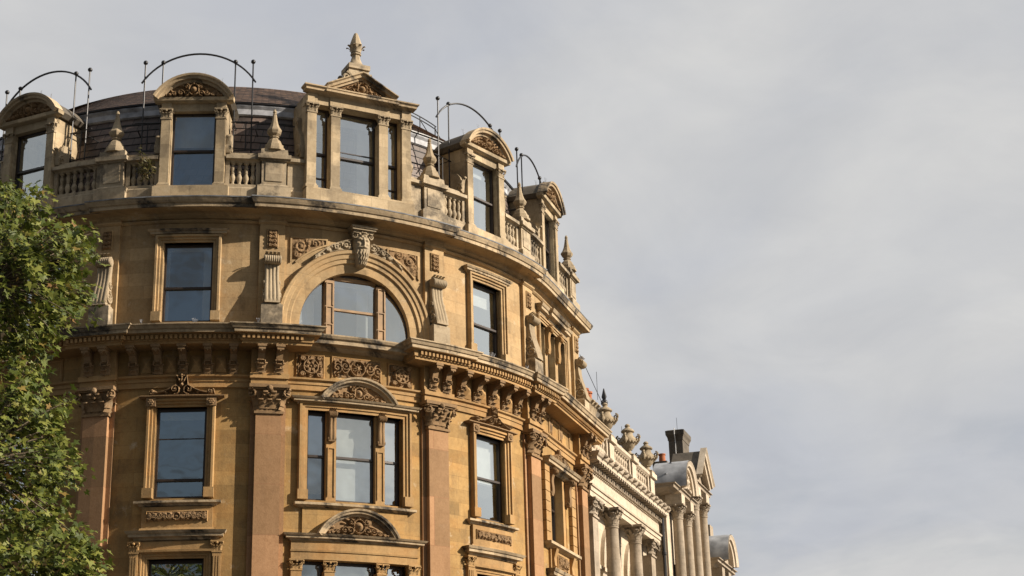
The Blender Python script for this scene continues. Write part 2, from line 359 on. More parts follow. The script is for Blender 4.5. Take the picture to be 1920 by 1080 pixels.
# ------------------------------------------------------------------ carved relief
def spiral(x, y, r, a0, turns, sgn=1, n=34):
    t = np.linspace(0, 1, n); a = a0+sgn*2*pi*turns*t; q = r*(1-0.9*t); return np.stack([x+q*np.cos(a), y+q*np.sin(a)], 1)
def relief_height(X, Y, curves, w, blobs=(), leafy=0.0, seed=0):
    H = np.zeros_like(X); p = np.stack([X.ravel(), Y.ravel()], 1)
    for c in curves:
        d2 = ((p[:, None, :]-c[None])**2).sum(-1).min(1); H = np.maximum(H, np.sqrt(np.clip(1-d2/(0.85*w)**2, 0, 1)).reshape(X.shape))
    for bx, by, br, bh, npet in blobs:
        r = np.hypot(X-bx, Y-by)/br; a = np.arctan2(Y-by, X-bx)
        e = np.clip(1-r/(1 if not npet else 0.72+0.28*np.cos(npet*a)), 0, 1); H = np.maximum(H, bh*np.sqrt(e))
    if leafy:
        g = np.random.default_rng(seed); k = np.zeros_like(X)
        for _ in range(7):
            fx, fy = g.normal(0, 1.0/w, 2)*0.75; k += np.cos(fx*X+fy*Y+g.uniform(0, 6))
        H = np.maximum(H*0.92+0.08*np.clip(k/2, 0, 1), leafy*np.clip(k/2.2, 0, 1))
    return H
def pat_rinceau(L, h, seed=0):
    cs = []; bl = [(0, 0, h*0.34, 1.0, 8), (0, 0, h*0.14, 1.25, 5)]; a = np.linspace(0, 2*pi, 40); cs.append(np.stack([0.40*h*np.cos(a), 0.40*h*np.sin(a)], 1))
    n = max(2, int(round((L-h*0.45)/(h*0.62)))); st = (L-h*0.45)/n; g = np.random.default_rng(int(L*997)+seed)
    for sg in (-1, 1):
        for k in range(n):
            x = sg*(h*0.48+st*(k+0.5)); up = 1 if k % 2 == 0 else -1
            cs.append(spiral(x, up*h*0.06, h*0.27, up*pi/2, 1.5, sg*up)); bl.append((x, up*h*0.06, h*0.10, 1.15, 5))
            cs.append(np.stack([x+sg*st*np.linspace(-0.5, 0.5, 16), -up*h*0.30*np.cos(np.linspace(-1.2, 1.2, 16))], 1))
            for _ in range(7): bl.append((x+g.uniform(-0.5, 0.5)*st, (1 if g.random() < .5 else -1)*h*g.uniform(0.28, 0.44), h*g.uniform(0.05, 0.10), g.uniform(0.6, 1.0), 3))
    return cs, bl
def pat_square(h):
    cs = [np.stack([0.62*h*np.cos(np.linspace(0, 2*pi, 50)), 0.62*h*np.sin(np.linspace(0, 2*pi, 50))], 1)]
    bl = [(0, 0, h*0.20, 1.1, 6), (0, 0, h*0.52, 0.8, 8)]
    for i in (-1, 1):
        for j in (-1, 1):
            cs.append(spiral(i*h*0.72, j*h*0.72, h*0.22, 0, 1.3, i*j)); bl.append((i*h*0.72, j*h*0.72, h*0.1, 1, 4))
            bl.append((i*h*0.75, 0, h*0.12, .9, 3)); bl.append((0, j*h*0.75, h*0.12, .9, 3))
    g = np.random.default_rng(3)
    for k in range(26): a = g.uniform(0, 2*pi); q = g.uniform(0.74, 1.15)*h; bl.append((np.clip(q*cos(a), -.95*h, .95*h), np.clip(q*sin(a), -.95*h, .95*h), h*g.uniform(.05, .10), g.uniform(.6, 1), 3))
    for k in range(6):
        a = k*pi/3; cs.append(spiral(h*0.34*cos(a), h*0.34*sin(a), h*0.16, a, 1.0, 1, 16))
    return cs, bl
def pat_cartouche(L, h):
    t = np.linspace(0, 2*pi, 50); cs = [np.stack([0.30*h*np.cos(t), 0.46*h+0.36*h*np.sin(t)], 1)]
    bl = [(0, 0.45*h, h*0.27, 1.5, 0), (0, 0.86*h, h*0.12, 1.2, 5), (0, 0.10*h, h*0.13, 1.1, 5)]
    for sg in (-1, 1):
        cs.append(spiral(sg*h*0.42, 0.66*h, h*0.16, pi/2, 1.2, sg)); cs.append(spiral(sg*h*0.48, 0.24*h, h*0.20, -pi/2, 1.3, -sg))
        x = h*0.78; k = 0
        while x < L*0.97:
            q = max(0.05*h, 0.30*h*(1-x/L)+0.04*h); cs.append(spiral(sg*x, q*1.15, q*0.95, (pi if k % 2 else 0), 1.4, sg*(1 if k % 2 else -1))); bl.append((sg*x, q*1.1, q*0.36, 1.1, 5))
            bl.append((sg*(x-q), q*1.9, q*0.4, 0.9, 3)); x += q*1.75+0.02; k += 1
    return cs, bl
def pat_leafpanel(w, h):
    cs = []; bl = []; n = max(3, int(h/w*2.0))
    for k in range(n):
        y = -h+2*h*(k+0.5)/n
        for sg in (-1, 1): cs.append(spiral(sg*w*0.48, y, w*0.42, (0 if sg < 0 else pi), 1.2, sg)); bl.append((sg*w*0.45, y, w*0.2, 1, 4))
        bl.append((0, y+h/n, w*0.3, 1.1, 4))
    return cs, bl
def relief(mb, c, z, L, h, d, amp, pat, w, res=0.019, top=None, leafy=0.45, seed=0, base=None):
    """panel centre (c,z), half sizes L,h ; top(s) limits the upper outline (tympana, z = base)"""
    if top is None:
        nx, ny = max(8, int(2*L/res)), max(6, int(2*h/res)); X, Y = np.meshgrid(np.linspace(-L, L, nx), np.linspace(-h, h, ny))
    else:
        nx, ny = max(8, int(2*L/res)), max(6, int(h/res)); X, V = np.meshgrid(np.linspace(-L, L, nx), np.linspace(0, 1, ny)); Y = V*np.vectorize(top)(X)
    H = relief_height(X, Y, pat[0], w, pat[1], leafy, seed)
    H[0, :] = H[-1, :] = 0; H[:, 0] = H[:, -1] = 0
    mb.grid(c+X, d+1.7*amp*H, z+Y)
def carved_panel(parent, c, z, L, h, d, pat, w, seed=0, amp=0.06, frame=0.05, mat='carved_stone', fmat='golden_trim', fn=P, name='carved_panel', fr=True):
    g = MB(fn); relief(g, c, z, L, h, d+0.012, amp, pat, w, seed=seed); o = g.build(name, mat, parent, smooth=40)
    if fr:
        m = MB(fn); m.path([(c-L, z-h), (c-L, z+h), (c+L, z+h), (c+L, z-h)], [(0, d-0.01), (0, d+0.03), (frame*0.5, d+0.045), (frame, d+0.03), (frame, d-0.01)], closed=True)
        m.build('panel_frame', fmat, o)
    return o
# ------------------------------------------------------------------ repeated architectural pieces
def capital(parent, c, d, z0, z1, hw, mat='carved_stone', fn=P, depth=None):
    m = MB(fn); h = z1-z0; dp = depth if depth is not None else d
    m.box(c-hw-0.05, c+hw+0.05, 0, d+0.05, z0-0.02, z0+0.05)
    m.rings([[(c-hw+0.04-k*0.10, 0.0, z0+0.05+h*0.85*k), (c+hw-0.04+k*0.10, 0.0, z0+0.05+h*0.85*k), (c+hw-0.04+k*0.10, d-0.02+k*0.12, z0+0.05+h*0.85*k), (c-hw+0.04-k*0.10, d-0.02+k*0.12, z0+0.05+h*0.85*k)] for k in (0, 0.6, 1)])
    m.box(c-hw-0.20, c+hw+0.20, 0, d+0.20, z1-0.10, z1)
    m.box(c-hw-0.15, c+hw+0.15, 0, d+0.15, z1-0.15, z1-0.098)
    lw = 2*hw/3
    for k in range(3): m.leaf(c-hw+lw*(k+0.5), d, z0+0.04, 0, lw*1.02, h*0.42, 0.15)
    for k in range(2): m.leaf(c-hw/3*1.02+2*hw/3*k, d+0.03, z0+0.12, 0, lw*1.0, h*0.60, 0.17)
    for sg in (-1, 1):
        m.leaf(c+sg*hw, d*0.5, z0+0.04, sg*pi/2, max(0.16, d*0.9), h*0.42, 0.14)
        m.leaf(c+sg*hw*1.0, d, z0+0.08, sg*pi/4, lw, h*0.58, 0.20)
        m.leaf(c+sg*hw*1.02, d+0.04, z0+0.2, sg*pi/4, lw*0.7, h*0.60, 0.22)
        m.volute(c+sg*(hw+0.10), d+0.15, z1-0.26, 0.13, sg*0.6, -sg, 1.6, 0.34)
        m.volute(c+sg*0.12, d+0.13, z1-0.27, 0.09, 0, sg, 1.4, 0.34)
    m.ball(c, d+0.19, z1-0.12, 0.09, 7); m.ball(c, d+0.15, z1-0.32, 0.06, 6)
    return m.build('capital', mat, parent, smooth=45)
def small_capital(m, c, d, z0, z1, hw):
    h = z1-z0; m.box(c-hw-0.02, c+hw+0.02, 0 if d < 1 else d-0.3, d+0.02, z0-0.015, z0+0.03)
    m.box(c-hw-0.055, c+hw+0.055, 0 if d < 1 else d-0.3, d+0.06, z1-0.05, z1)
    for k in range(3): m.leaf(c-hw+2*hw/3*(k+0.5), d, z0+0.02, 0, hw*0.68, h*0.5, 0.05, 0.04)
    for sg in (-1, 1):
        m.leaf(c+sg*hw*0.9, d, z0+0.05, sg*0.6, hw*0.6, h*0.72, 0.07, 0.05); m.volute(c+sg*(hw), d+0.045, z1-0.10, 0.05, 0, -sg, 1.3, 0.36)
        m.leaf(c+sg*hw, d*0.6, z0+0.02, sg*pi/2, hw*0.7, h*0.6, 0.05, 0.04)
    m.ball(c, d+0.06, z1-0.07, 0.04, 6)
def console(parent, c, z0, z1, w, d0, proj, mat='carved_grey', fn=P, flutes=4, name='console', buttress=False):
    """large scrolled bracket: leafy roll at the top, fluted S-shaped front, small scroll at the foot"""
    m = MB(fn); h = z1-z0; n = 26; R = []; nf = flutes*6
    for i in range(n+1):
        t = i/n; z = z0+h*0.86*t
        pr = proj*(0.42+0.10*sin(pi*2*(t*0.9+0.05))+0.34*t**2.2)
        if buttress: pr = proj*(0.36+0.80*(1-t)**1.7+0.06*sin(2*pi*t))
        ww = w*(0.5+0.02*sin(t*7)); row = [(c-ww, d0, z)]
        for k in range(nf+1):
            u = -1+2*k/nf; fl = 0.026*abs(sin(flutes*pi*(u+1)/2)) if 0.04 < t < 0.93 else 0.0
            row.append((c+u*ww, d0+pr+fl, z))
        row.append((c+ww, d0, z)); R.append(row)
    m.rings(R)
    zc = z1-h*0.10; q = 0.52 if buttress else 0.70; rr = (0.46 if buttress else 0.34)*proj; rz = h*0.085 if buttress else h*0.10
    m.rings([[(c-w*0.57+w*1.14*k/16, d0+proj*q+(rr+0.016*(k % 2))*cos(a), zc+(rz+0.012*(k % 2))*sin(a)) for a in np.linspace(0, 2*pi, 12, endpoint=False)] for k in range(17)])
    m.box(c-w*0.5, c+w*0.5, d0, d0+proj*q, zc-0.02, z1-0.01)
    for k in range(4): m.leaf(c-w*0.40+w*0.267*k, d0+proj*0.30, z1-0.05, 0, w*0.30, 0.13, 0.15, 0.06)
    for sg in (-1, 1):
        m.volute(c+sg*(w*0.5+0.012), d0+proj*q, zc, h*0.075, pi/2, 1, 1.5, 0.3)
        if buttress: m.volute(c+sg*(w*0.5+0.012), d0+proj*0.50, z0+h*0.16, h*0.12, pi/2, -1, 1.7, 0.26); m.volute(c+sg*(w*0.5+0.012), d0+proj*0.24, z0+h*0.42, h*0.07, pi/2, 1, 1.5, 0.26)
        else: m.volute(c+sg*(w*0.5+0.012), d0+proj*0.30, z0+h*0.10, h*0.075, pi/2, -1, 1.6, 0.3)
    return m.build(name, mat, parent, smooth=40)
def bracket(parent, c, z0, z1, w, d0, proj, mat='carved_stone'):
    """tall frieze bracket: block head, S-curved stem, acanthus and drop below"""
    m = MB(); h = z1-z0
    pr = [(d0-0.02, z0), (d0+proj*0.16, z0+h*0.02), (d0+proj*0.24, z0+h*0.18), (d0+proj*0.22, z0+h*0.30), (d0+proj*0.38, z0+h*0.46), (d0+proj*0.50, z0+h*0.60), (d0+proj*0.55, z0+h*0.70), (d0+proj, z0+h*0.80), (d0+proj, z1), (d0-0.02, z1)]
    m.side(c-w*0.42, c+w*0.42, pr)
    m.box(c-w*0.56, c+w*0.56, d0, d0+proj*1.06, z1-h*0.10, z1)
    m.prism([(c-w*0.42, z1-h*0.1), (c, z1-h*0.26), (c+w*0.42, z1-h*0.1)], d0+proj*0.6, d0+proj*0.98)
    for k, (zz, hh, o) in enumerate(((0.06, 0.30, 0.10), (0.22, 0.26, 0.13), (0.02, 0.14, 0.08))): m.leaf(c, d0+proj*(0.16+0.05*k), z0+h*zz, 0, w*1.15, h*hh, o, 0.06)
    for sg in (-1, 1):
        m.leaf(c+sg*w*0.3, d0+proj*0.14, z0+h*0.05, sg*0.7, w*0.7, h*0.36, 0.09, 0.06); m.volute(c+sg*w*0.45, d0+proj*0.34, z0+h*0.40, h*0.09, pi/2, 1, 1.3, 0.3)
    m.ball(c, d0+proj*0.14, z0+0.02, w*0.22, 7)
    return m.build('bracket', mat, parent, smooth=40)
BAL = [(0.085, 0), (0.085, 0.05), (0.055, 0.07), (0.05, 0.12), (0.075, 0.2), (0.092, 0.28), (0.085, 0.36), (0.055, 0.46), (0.045, 0.5), (0.06, 0.53), (0.045, 0.56), (0.06, 0.66), (0.07, 0.74), (0.05, 0.82), (0.045, 0.9), (0.07, 0.92), (0.085, 0.95), (0.085, 1.0)]
def baluster(parent, s, d, z0, z1, mat='grey_parapet', r=1.0):
    m = MB(flat(s)); m.lathe(s, d, [(q*r, z0+(z1-z0)*t) for q, t in BAL], 10); return m.build('baluster', mat, parent, smooth=35)
def glass_pane(parent, fn, s0, s1, d, z0, z1, pts=None, tilt=0.0):
    m = MB(fn, 50)
    if pts: m.face([m.vert(s, d, z) for s, z in pts])
    else: m.quad((s0, d-tilt, z0), (s1, d+tilt, z0), (s1, d+tilt*2, z1), (s0, d, z1))
    return m.build('glass', 'window_glass', parent)
def room(parent, fn, s0, s1, d, z0, z1, blind=0.0, deep=1.3, side=0.0):
    m = MB(fn, 50); e = 0.10
    a, b, c, q = s0-e, s1+e, z0-e, z1+e; r = d-deep
    for F in (((a, d, c), (a, r, c), (a, r, q), (a, d, q)), ((b, d, c), (b, d, q), (b, r, q), (b, r, c)), ((a, r, c), (b, r, c), (b, r, q), (a, r, q)), ((a, d, q), (a, r, q), (b, r, q), (b, d, q)), ((a, d, c), (b, d, c), (b, r, c), (a, r, c))): m.quad(*F)
    m.build('room_lining', 'room_dark', parent)
    if blind > 0 or side > 0:
        bl = MB(fn, 50)
        if blind > 0: bl.box(s0-0.02, s1+0.02, d-0.14, d-0.125, z1-(z1-z0)*blind, z1+0.03)
        if side > 0: bl.box(s1-(s1-s0)*side, s1+0.04, d-0.30, d-0.28, z0-0.02, z1+0.02); bl.box(s0-0.04, s0+0.10, d-0.30, d-0.28, z0-0.02, z1+0.02)
        bl.build('roller_blind', 'room_blind', parent)
def sash(parent, s0, s1, z0, z1, d, rail=None, fn=None, blind=0.0, mat='dark_joinery', bars=(), side=0.0, fw=0.06, name='window'):
    """sash window: joinery frame with meeting rail, two panes, a lined room behind"""
    RS = np.random.default_rng(int(abs(s0)*131+z0*17)); j1, j2 = RS.normal(0, 0.006, 2)
    if blind == 0.0 and RS.random() < 0.55: blind = RS.uniform(0.08, 0.45)
    if side == 0.0 and RS.random() < 0.4 and s1-s0 > 0.8: side = RS.uniform(0.1, 0.3)
    fn = fn or flat((s0+s1)/2); m = MB(fn, 50); rail = rail if rail is not None else (z0+z1)/2
    for a, b, dd in ((s0-0.02, s0+fw, 0), (s1-fw, s1+0.02, 0)): m.box(a, b, d-0.08, d+0.04, z0-0.02, z1+0.02)
    for a, b in ((z0-0.02, z0+fw), (z1-fw*1.2, z1+0.02)): m.box(s0+fw, s1-fw, d-0.08, d+0.035, a, b)
    m.box(s0+fw, s1-fw, d-0.06, d+0.055, rail-0.03, rail+0.035)
    for bz in bars: m.box(s0+fw, s1-fw, d-0.05, d+0.02, bz-0.014, bz+0.014)
    o = m.build(name, mat, parent)
    glass_pane(o, fn, s0+fw*0.5, s1-fw*0.5, d-0.03, z0+fw*0.5, rail, tilt=j1); glass_pane(o, fn, s0+fw*0.5, s1-fw*0.5, d+0.0, rail, z1-fw*0.5, tilt=j2)
    room(o, fn, s0, s1, d-0.09, z0, z1, blind, 1.3, side)
    return o
def architrave(parent, s0, s1, z0, z1, w, d0, mat='golden_trim', proj=0.10, name='window_surround', sill=False):
    """stepped stone frame round three sides of an opening"""
    m = MB(step=0.6)
    pf = [(0, d0-0.25), (0, d0+proj*0.35), (w*0.30, d0+proj*0.35), (w*0.34, d0+proj*0.65), (w*0.62, d0+proj*0.65), (w*0.66, d0+proj), (w*0.9, d0+proj), (w, d0+proj*0.7), (w, d0-0.02)]
    n = max(1, int((s1-s0)/0.5)); top = [(s0+(s1-s0)*k/n, z1) for k in range(n+1)]
    m.path([(s0, z0)]+top+[(s1, z0)], pf)
    for a, b in ((s0-w-0.015, s0+0.012), (s1-0.012, s1+w+0.015)): m.box(a, b, d0-0.01, d0+proj+0.025, z0-0.001, z0+0.28)
    return m.build(name, mat, parent)
def hood(parent, s0, s1, z0, z1, d0, proj, mat='weathered_trim', name='hood', bed=0.4):
    m = MB(); h = z1-z0
    m.moulding(s0+proj*0, s1, d0, [(0, z0-0.04), (proj*0.30, z0), (proj*0.36, z0+h*0.25), (proj*0.72, z0+h*0.32), (proj*0.74, z0+h*0.62), (proj*0.86, z0+h*0.70), (proj*0.97, z0+h*0.93), (proj, z1), (0, z1+0.05)])
    return m.build(name, mat, parent)
def seg_arch(c, z, half, rise, n=16):
    r = (half**2+rise**2)/(2*rise); a = math.asin(min(1, half/r)); return r, z+rise-r, a
def seg_pediment(parent, c, z, half, rise, d0, proj, th, mat, cmat, fn=P, amp=0.09, seed=1, name='segmental_pediment'):
    r, cz, a = seg_arch(c, z, half, rise); m = MB(fn)
    pts = [(c+(r-th)*sin(t), cz+(r-th)*cos(t)) for t in np.linspace(-a*1.0, a*1.0, 19)]
    pf = [(0, d0-0.02), (0, d0+proj*0.42), (th*0.30, d0+proj*0.50), (th*0.36, d0+proj*0.78), (th*0.64, d0+proj*0.82), (th*0.72, d0+proj*0.95), (th*0.95, d0+proj), (th, d0+proj), (th*1.04, d0-0.02)]
    m.path(pts, pf); o = m.build(name, mat, parent, smooth=30)
    ri = r-th*0.9; top = lambda x: max(0.01, cz+sqrt(max(0.0, ri*ri-x*x))-z)
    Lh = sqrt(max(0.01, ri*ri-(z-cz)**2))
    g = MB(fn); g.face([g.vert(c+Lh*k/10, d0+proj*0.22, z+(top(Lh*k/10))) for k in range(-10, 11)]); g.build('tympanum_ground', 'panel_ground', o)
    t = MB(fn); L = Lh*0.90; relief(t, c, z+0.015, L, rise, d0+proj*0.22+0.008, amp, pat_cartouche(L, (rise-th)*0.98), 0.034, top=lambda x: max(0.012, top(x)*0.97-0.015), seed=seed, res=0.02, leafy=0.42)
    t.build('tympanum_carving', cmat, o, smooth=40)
    return o

# ================================================================== CORNER BUILDING
BLD = empty('corner_building', P(0.15, 0, 0), None, 'round fronted golden stone corner building under a slate mansard roof', 'building')
PS = [-13.35, -7.36, -2.50, 2.80, 7.65, 13.15]          # pilaster centres
BC = [-10.36, -4.94, 0.15, 5.22, 10.40]                  # bay centres: triple, single, triple, single, triple
S_L, S_R = -18.5, 13.90
Z_CAP0, Z_CAP1, Z_FR0, Z_FR1, Z_C1 = 13.63, 14.45, 14.78, 15.55, 16.10

def wall_cells(m, s0, s1, z0, z1, ops, dep=0.40, d=0.0, head=True):
    ss = sorted({s0, s1, *[a for o in ops for a in o[:2]]}); zs = sorted({z0, z1, *[a for o in ops for a in o[2:]]})
    for i in range(len(ss)-1):
        for j in range(len(zs)-1):
            cs, cz = (ss[i]+ss[i+1])/2, (zs[j]+zs[j+1])/2
            if any(o[0] < cs < o[1] and o[2] < cz < o[3] for o in ops): continue
            n = m.ns(ss[i], ss[i+1])
            for k in range(n):
                a = ss[i]+(ss[i+1]-ss[i])*k/n; b = ss[i]+(ss[i+1]-ss[i])*(k+1)/n
                m.quad((a, d, zs[j]), (b, d, zs[j]), (b, d, zs[j+1]), (a, d, zs[j+1]))
    for a, b, c, q in ops:
        m.quad((a, d, c), (a, d, q), (a, d-dep, q), (a, d-dep, c)); m.quad((b, d, c), (b, d-dep, c), (b, d-dep, q), (b, d, q))
        n = m.ns(a, b)
        for k in range(n):
            x = a+(b-a)*k/n; y = a+(b-a)*(k+1)/n
            if head: m.quad((x, d, q), (y, d, q), (y, d-dep, q), (x, d-dep, q))
            m.quad((x, d, c), (x, d-dep, c), (y, d-dep, c), (y, d, c))
LOW = (11.20, 13.84); LOW2 = (6.4, 9.50)
wl = MB(); ops = []
for i, c in enumerate(BC):
    hw = (1.0, 0.72, 1.50, 0.72, 1.0)[i]
    ops.append((c-hw, c+hw, *LOW)); ops.append((c-(0.78 if i % 2 else 1.75), c+(0.78 if i % 2 else 1.75), *LOW2))
    ops.append((c-(0.8 if i % 2 else 1.6), c+(0.8 if i % 2 else 1.6), 1.2, 4.8))
wall_cells(wl, S_L, S_R, 0, Z_C1-0.02, ops)
wl.quad((S_R, 0, 0), (S_R, 0, Z_C1), (S_R, -3, Z_C1), (S_R, -3, 0)); wl.quad((S_L, 0, 0), (S_L, -3, 0), (S_L, -3, Z_C1), (S_L, 0, Z_C1))
wl.build('wall', 'golden_ashlar', BLD)
# upper storey wall, with the half-round opening in the centre bay
UZ0, UZ1 = Z_C1-0.02, 20.10; wu = MB(); AR, AZ = 1.84, 16.44; c = BC[2]
ops = []
for i, q in enumerate(BC):
    if i == 2: continue
    hw = 1.52 if i in (0, 4) else 0.73; ops.append((q-hw, q+hw, 16.42, 18.88 if i in (1, 3) else 18.70))
wall_cells(wu, S_L, PS[2], UZ0, UZ1, [o for o in ops if o[1] < PS[2]]); wall_cells(wu, PS[3], S_R, UZ0, UZ1, [o for o in ops if o[0] > PS[3]])
A0, A1, B0, B1 = PS[2], c-2.2, c+2.2, PS[3]
wall_cells(wu, A0, A1, UZ0, UZ1, []); wall_cells(wu, B0, B1, UZ0, UZ1, []); wall_cells(wu, A1, B0, UZ0, AZ, [(c-AR, c+AR, UZ0+0.05, AZ)], head=False); wall_cells(wu, A1, B0, AZ+2.2, UZ1, [])
av = np.linspace(0, pi, 41)
def sq(a):
    k = 2.2/max(abs(cos(a)), abs(sin(a))); return (c+k*cos(a), AZ+k*sin(a))
for k in range(40):
    a, b = av[k], av[k+1]; p, q = sq(a), sq(b); u, v = (c+AR*cos(a), AZ+AR*sin(a)), (c+AR*cos(b), AZ+AR*sin(b))
    wu.quad((u[0], 0, u[1]), (p[0], 0, p[1]), (q[0], 0, q[1]), (v[0], 0, v[1])); wu.quad((u[0], 0, u[1]), (v[0], 0, v[1]), (v[0], -0.4, v[1]), (u[0], -0.4, u[1]))
wu.quad((S_R, 0, UZ0), (S_R, 0, UZ1), (S_R, -3, UZ1), (S_R, -3, UZ0)); wu.quad((S_L, 0, UZ0), (S_L, -3, UZ0), (S_L, -3, UZ1), (S_L, 0, UZ1))
wu.build('upper_wall', 'upper_ashlar', BLD)
core = MB(); core.box(S_L, S_R, -9.0, -2.6, 0, 20.3); core.build('light_block_core', 'sooty_stone', BLD)  # solid core added out of sight to block light from behind

# ---- pilasters of the tall order, with capitals
for i, c in enumerate(PS):
    m = MB(); m.box(c-0.50, c+0.50, -0.02, 0.07, 0, Z_CAP1); m.box(c-0.36, c+0.36, 0.0, 0.23, 0, Z_CAP0+0.04)
    o = m.build('pilaster', 'pink_sandstone', BLD)
    capital(o, c, 0.23, Z_CAP0, Z_CAP1, 0.36)
    # entablature block over the pilaster
    e = MB(); e.box(c-0.52, c+0.52, -0.02, 0.26, Z_CAP1+0.0, Z_CAP1+0.20); e.box(c-0.55, c+0.55, -0.02, 0.32, Z_CAP1+0.20, 14.80); e.box(c-0.52, c+0.52, -0.02, 0.24, 14.80, 15.60)
    e.build('entablature_block', 'golden_trim', BLD)
# architrave and string under the frieze
m = MB()
for a, b in zip([S_L]+[p+0.50 for p in PS], [p-0.50 for p in PS]+[S_R]):
    m.sweep(a, b, [(-0.02, 14.42), (0.06, 14.42), (0.06, 14.58), (0.09, 14.585), (0.09, 14.68), (0.16, 14.72), (0.17, 14.77), (-0.02, 14.80)])
m.build('architrave_band', 'golden_trim', BLD)
# ---- main cornice: projecting over the single bays and the end bays, shallow under the arched window
def main_cornice(s0, s1, D, left, right, res):
    m = MB(); pf = lambda e: [(0, 15.54), (0.10, 15.56), (0.56+e, 15.585), (0.56+e, 15.65), (0.60+e, 15.67), (0.60+e, 15.82), (0.66+e, 15.85), (D-0.12+e, 15.86), (D-0.12+e, 15.95), (D-0.08+e, 15.965), (D-0.04+e, 16.04), (D+e, 16.07), (D+e, 16.105), (0, 16.16)]
    m.moulding(s0, s1, 0, pf(0), left, right)
    for a, b, l, r in res: m.moulding(a, b, 0.0, [(p, z+0.004 if z > 15.81 else z-0.004) for p, z in pf(0.11)], l, r)
    o = m.build('main_cornice', 'weathered_trim', BLD); m = MB()
    bd = lambda e: [(0, 15.53), (0.10, 15.55), (0.57+e, 15.575), (0.57+e, 15.645), (0.615+e, 15.665), (0.615+e, 15.812), (0.665+e, 15.842), (D-0.13+e, 15.852), (D-0.13+e, 15.858), (0, 15.90)]
    m.moulding(s0, s1, 0, bd(0), left, right)
    for a, b, l, r in res: m.moulding(a, b, 0.0, [(p, z-0.005) for p, z in bd(0.11)], l, r)
    m.build('bed_moulding', 'golden_trim', o)
    t = MB(step=3); x0 = s0-(0.55 if left else 0); x1 = s1+(0.55 if right else 0); n = int((x1-x0)/0.13); RG = []
    for k in range(n):
        x = x0+0.13*k; e = 0.11 if any(a-0.72 < x < b+(0.72 if r else 0.0) for a, b, l, r in res) else 0
        for y, q in ((x, 0.618), (x+0.001, 0.685), (x+0.07, 0.685), (x+0.071, 0.618)): RG.append([(y, 0.50, 15.70), (y, q+e, 15.70), (y, q+e, 15.815), (y, 0.50, 15.815)])
    t.rings(RG)
    t.build('dentil_course', 'golden_trim', o)
main_cornice(S_L, PS[2]+0.42, 0.90, False, True, [(PS[1]-1.02+0.9, PS[1]+1.02-0.9, True, True), (PS[2]-1.02+0.9, PS[2]+0.424, True, True)])
main_cornice(PS[3]-0.42, S_R+0.15, 0.90, True, True, [(PS[3]-0.424, PS[3]+1.02-0.9, True, True), (PS[4]-1.02+0.9, PS[4]+1.02-0.9, True, True)])
m = MB(); m.moulding(PS[2]+0.44, PS[3]-0.44, 0, [(0, 15.66), (0.10, 15.72), (0.14, 15.77), (0.36, 15.80), (0.36, 15.91), (0.42, 15.95), (0.46, 16.02), (0.46, 16.06), (0, 16.13)], False, False)
m.build('window_ledge', 'weathered_trim', BLD)
m = MB()
for s, d in ((-4.6, 0.8), (-4.55, 0.7), (-2.9, 0.9), (-1.75, 0.9), (4.4, 0.85), (4.55, 0.8), (6.2, 0.8), (-6.0, 0.8)):
    for e in (-0.04, 0, 0.05): m.tube([(s, d, 16.08), (s+e, d+e*0.5, 16.26)], 0.006, 3)
m.build('bird_spikes', 'lead_flashing', BLD)
# ---- frieze: brackets and pyramid blocks over the single bays, carved panels in the centre
for i, c in enumerate(PS):
    for sg in (-1, 1): bracket(BLD, c+sg*0.25, Z_FR0, 15.58, 0.22, 0.24, 0.42)
for c in (BC[1], BC[3]):
    for k in range(5): bracket(BLD, c+(k-2)*0.71, Z_FR0, 15.58, 0.22, 0.0, 0.55)
    for k in range(4):
        x = c+(k-1.5)*0.71; m = MB(step=5); a, b = 0.15, 0.24; z = 15.10
        m.box(x-a-0.04, x+a+0.04, -0.01, 0.025, z-b-0.04, z+b+0.04); m.box(x-a, x+a, 0.0, 0.05, z-b, z+b)
        for P1, P2 in (((-a, -b), (a, -b)), ((a, -b), (a, b)), ((a, b), (-a, b)), ((-a, b), (-a, -b))):
            m.face([m.vert(x+P1[0], 0.05, z+P1[1]), m.vert(x+P2[0], 0.05, z+P2[1]), m.vert(x, 0.16, z)])
        m.build('pyramid_block', 'golden_trim', BLD)
c = BC[2]
carved_panel(BLD, c-1.45, 15.14, 0.38, 0.34, 0.0, pat_square(0.34), 0.045, 3, 0.08); carved_panel(BLD, c+1.42, 15.14, 0.38, 0.34, 0.0, pat_square(0.34), 0.045, 4, 0.08)
carved_panel(BLD, c-0.02, 15.20, 0.74, 0.29, 0.0, pat_rinceau(0.74, 0.56), 0.042, 5, 0.08)
for c in (BC[0], BC[4]):
    for k, w in ((-1, 0.44), (0, 0.36), (1, 0.44)):
        m = MB(); x = c+k*1.25; m.path([(x-w, 14.93), (x-w, 15.42), (x+w, 15.42), (x+w, 14.93)], [(0, -0.01), (0, 0.03), (0.05, 0.05), (0.09, 0.03), (0.09, -0.01)], closed=True)
        m.build('plain_frieze_panel', 'golden_trim', BLD)
    for k in (-1, 1):
        g = MB(flat(c+k*0.62)); relief(g, c+k*0.62, 15.17, 0.15, 0.22, 0.012, 0.06, ([], [(0, 0, 0.15, 1.0, 0), (0, 0, 0.2, 0.6, 6)]), 0.05); g.build('frieze_rosette', 'carved_stone', BLD, smooth=40)

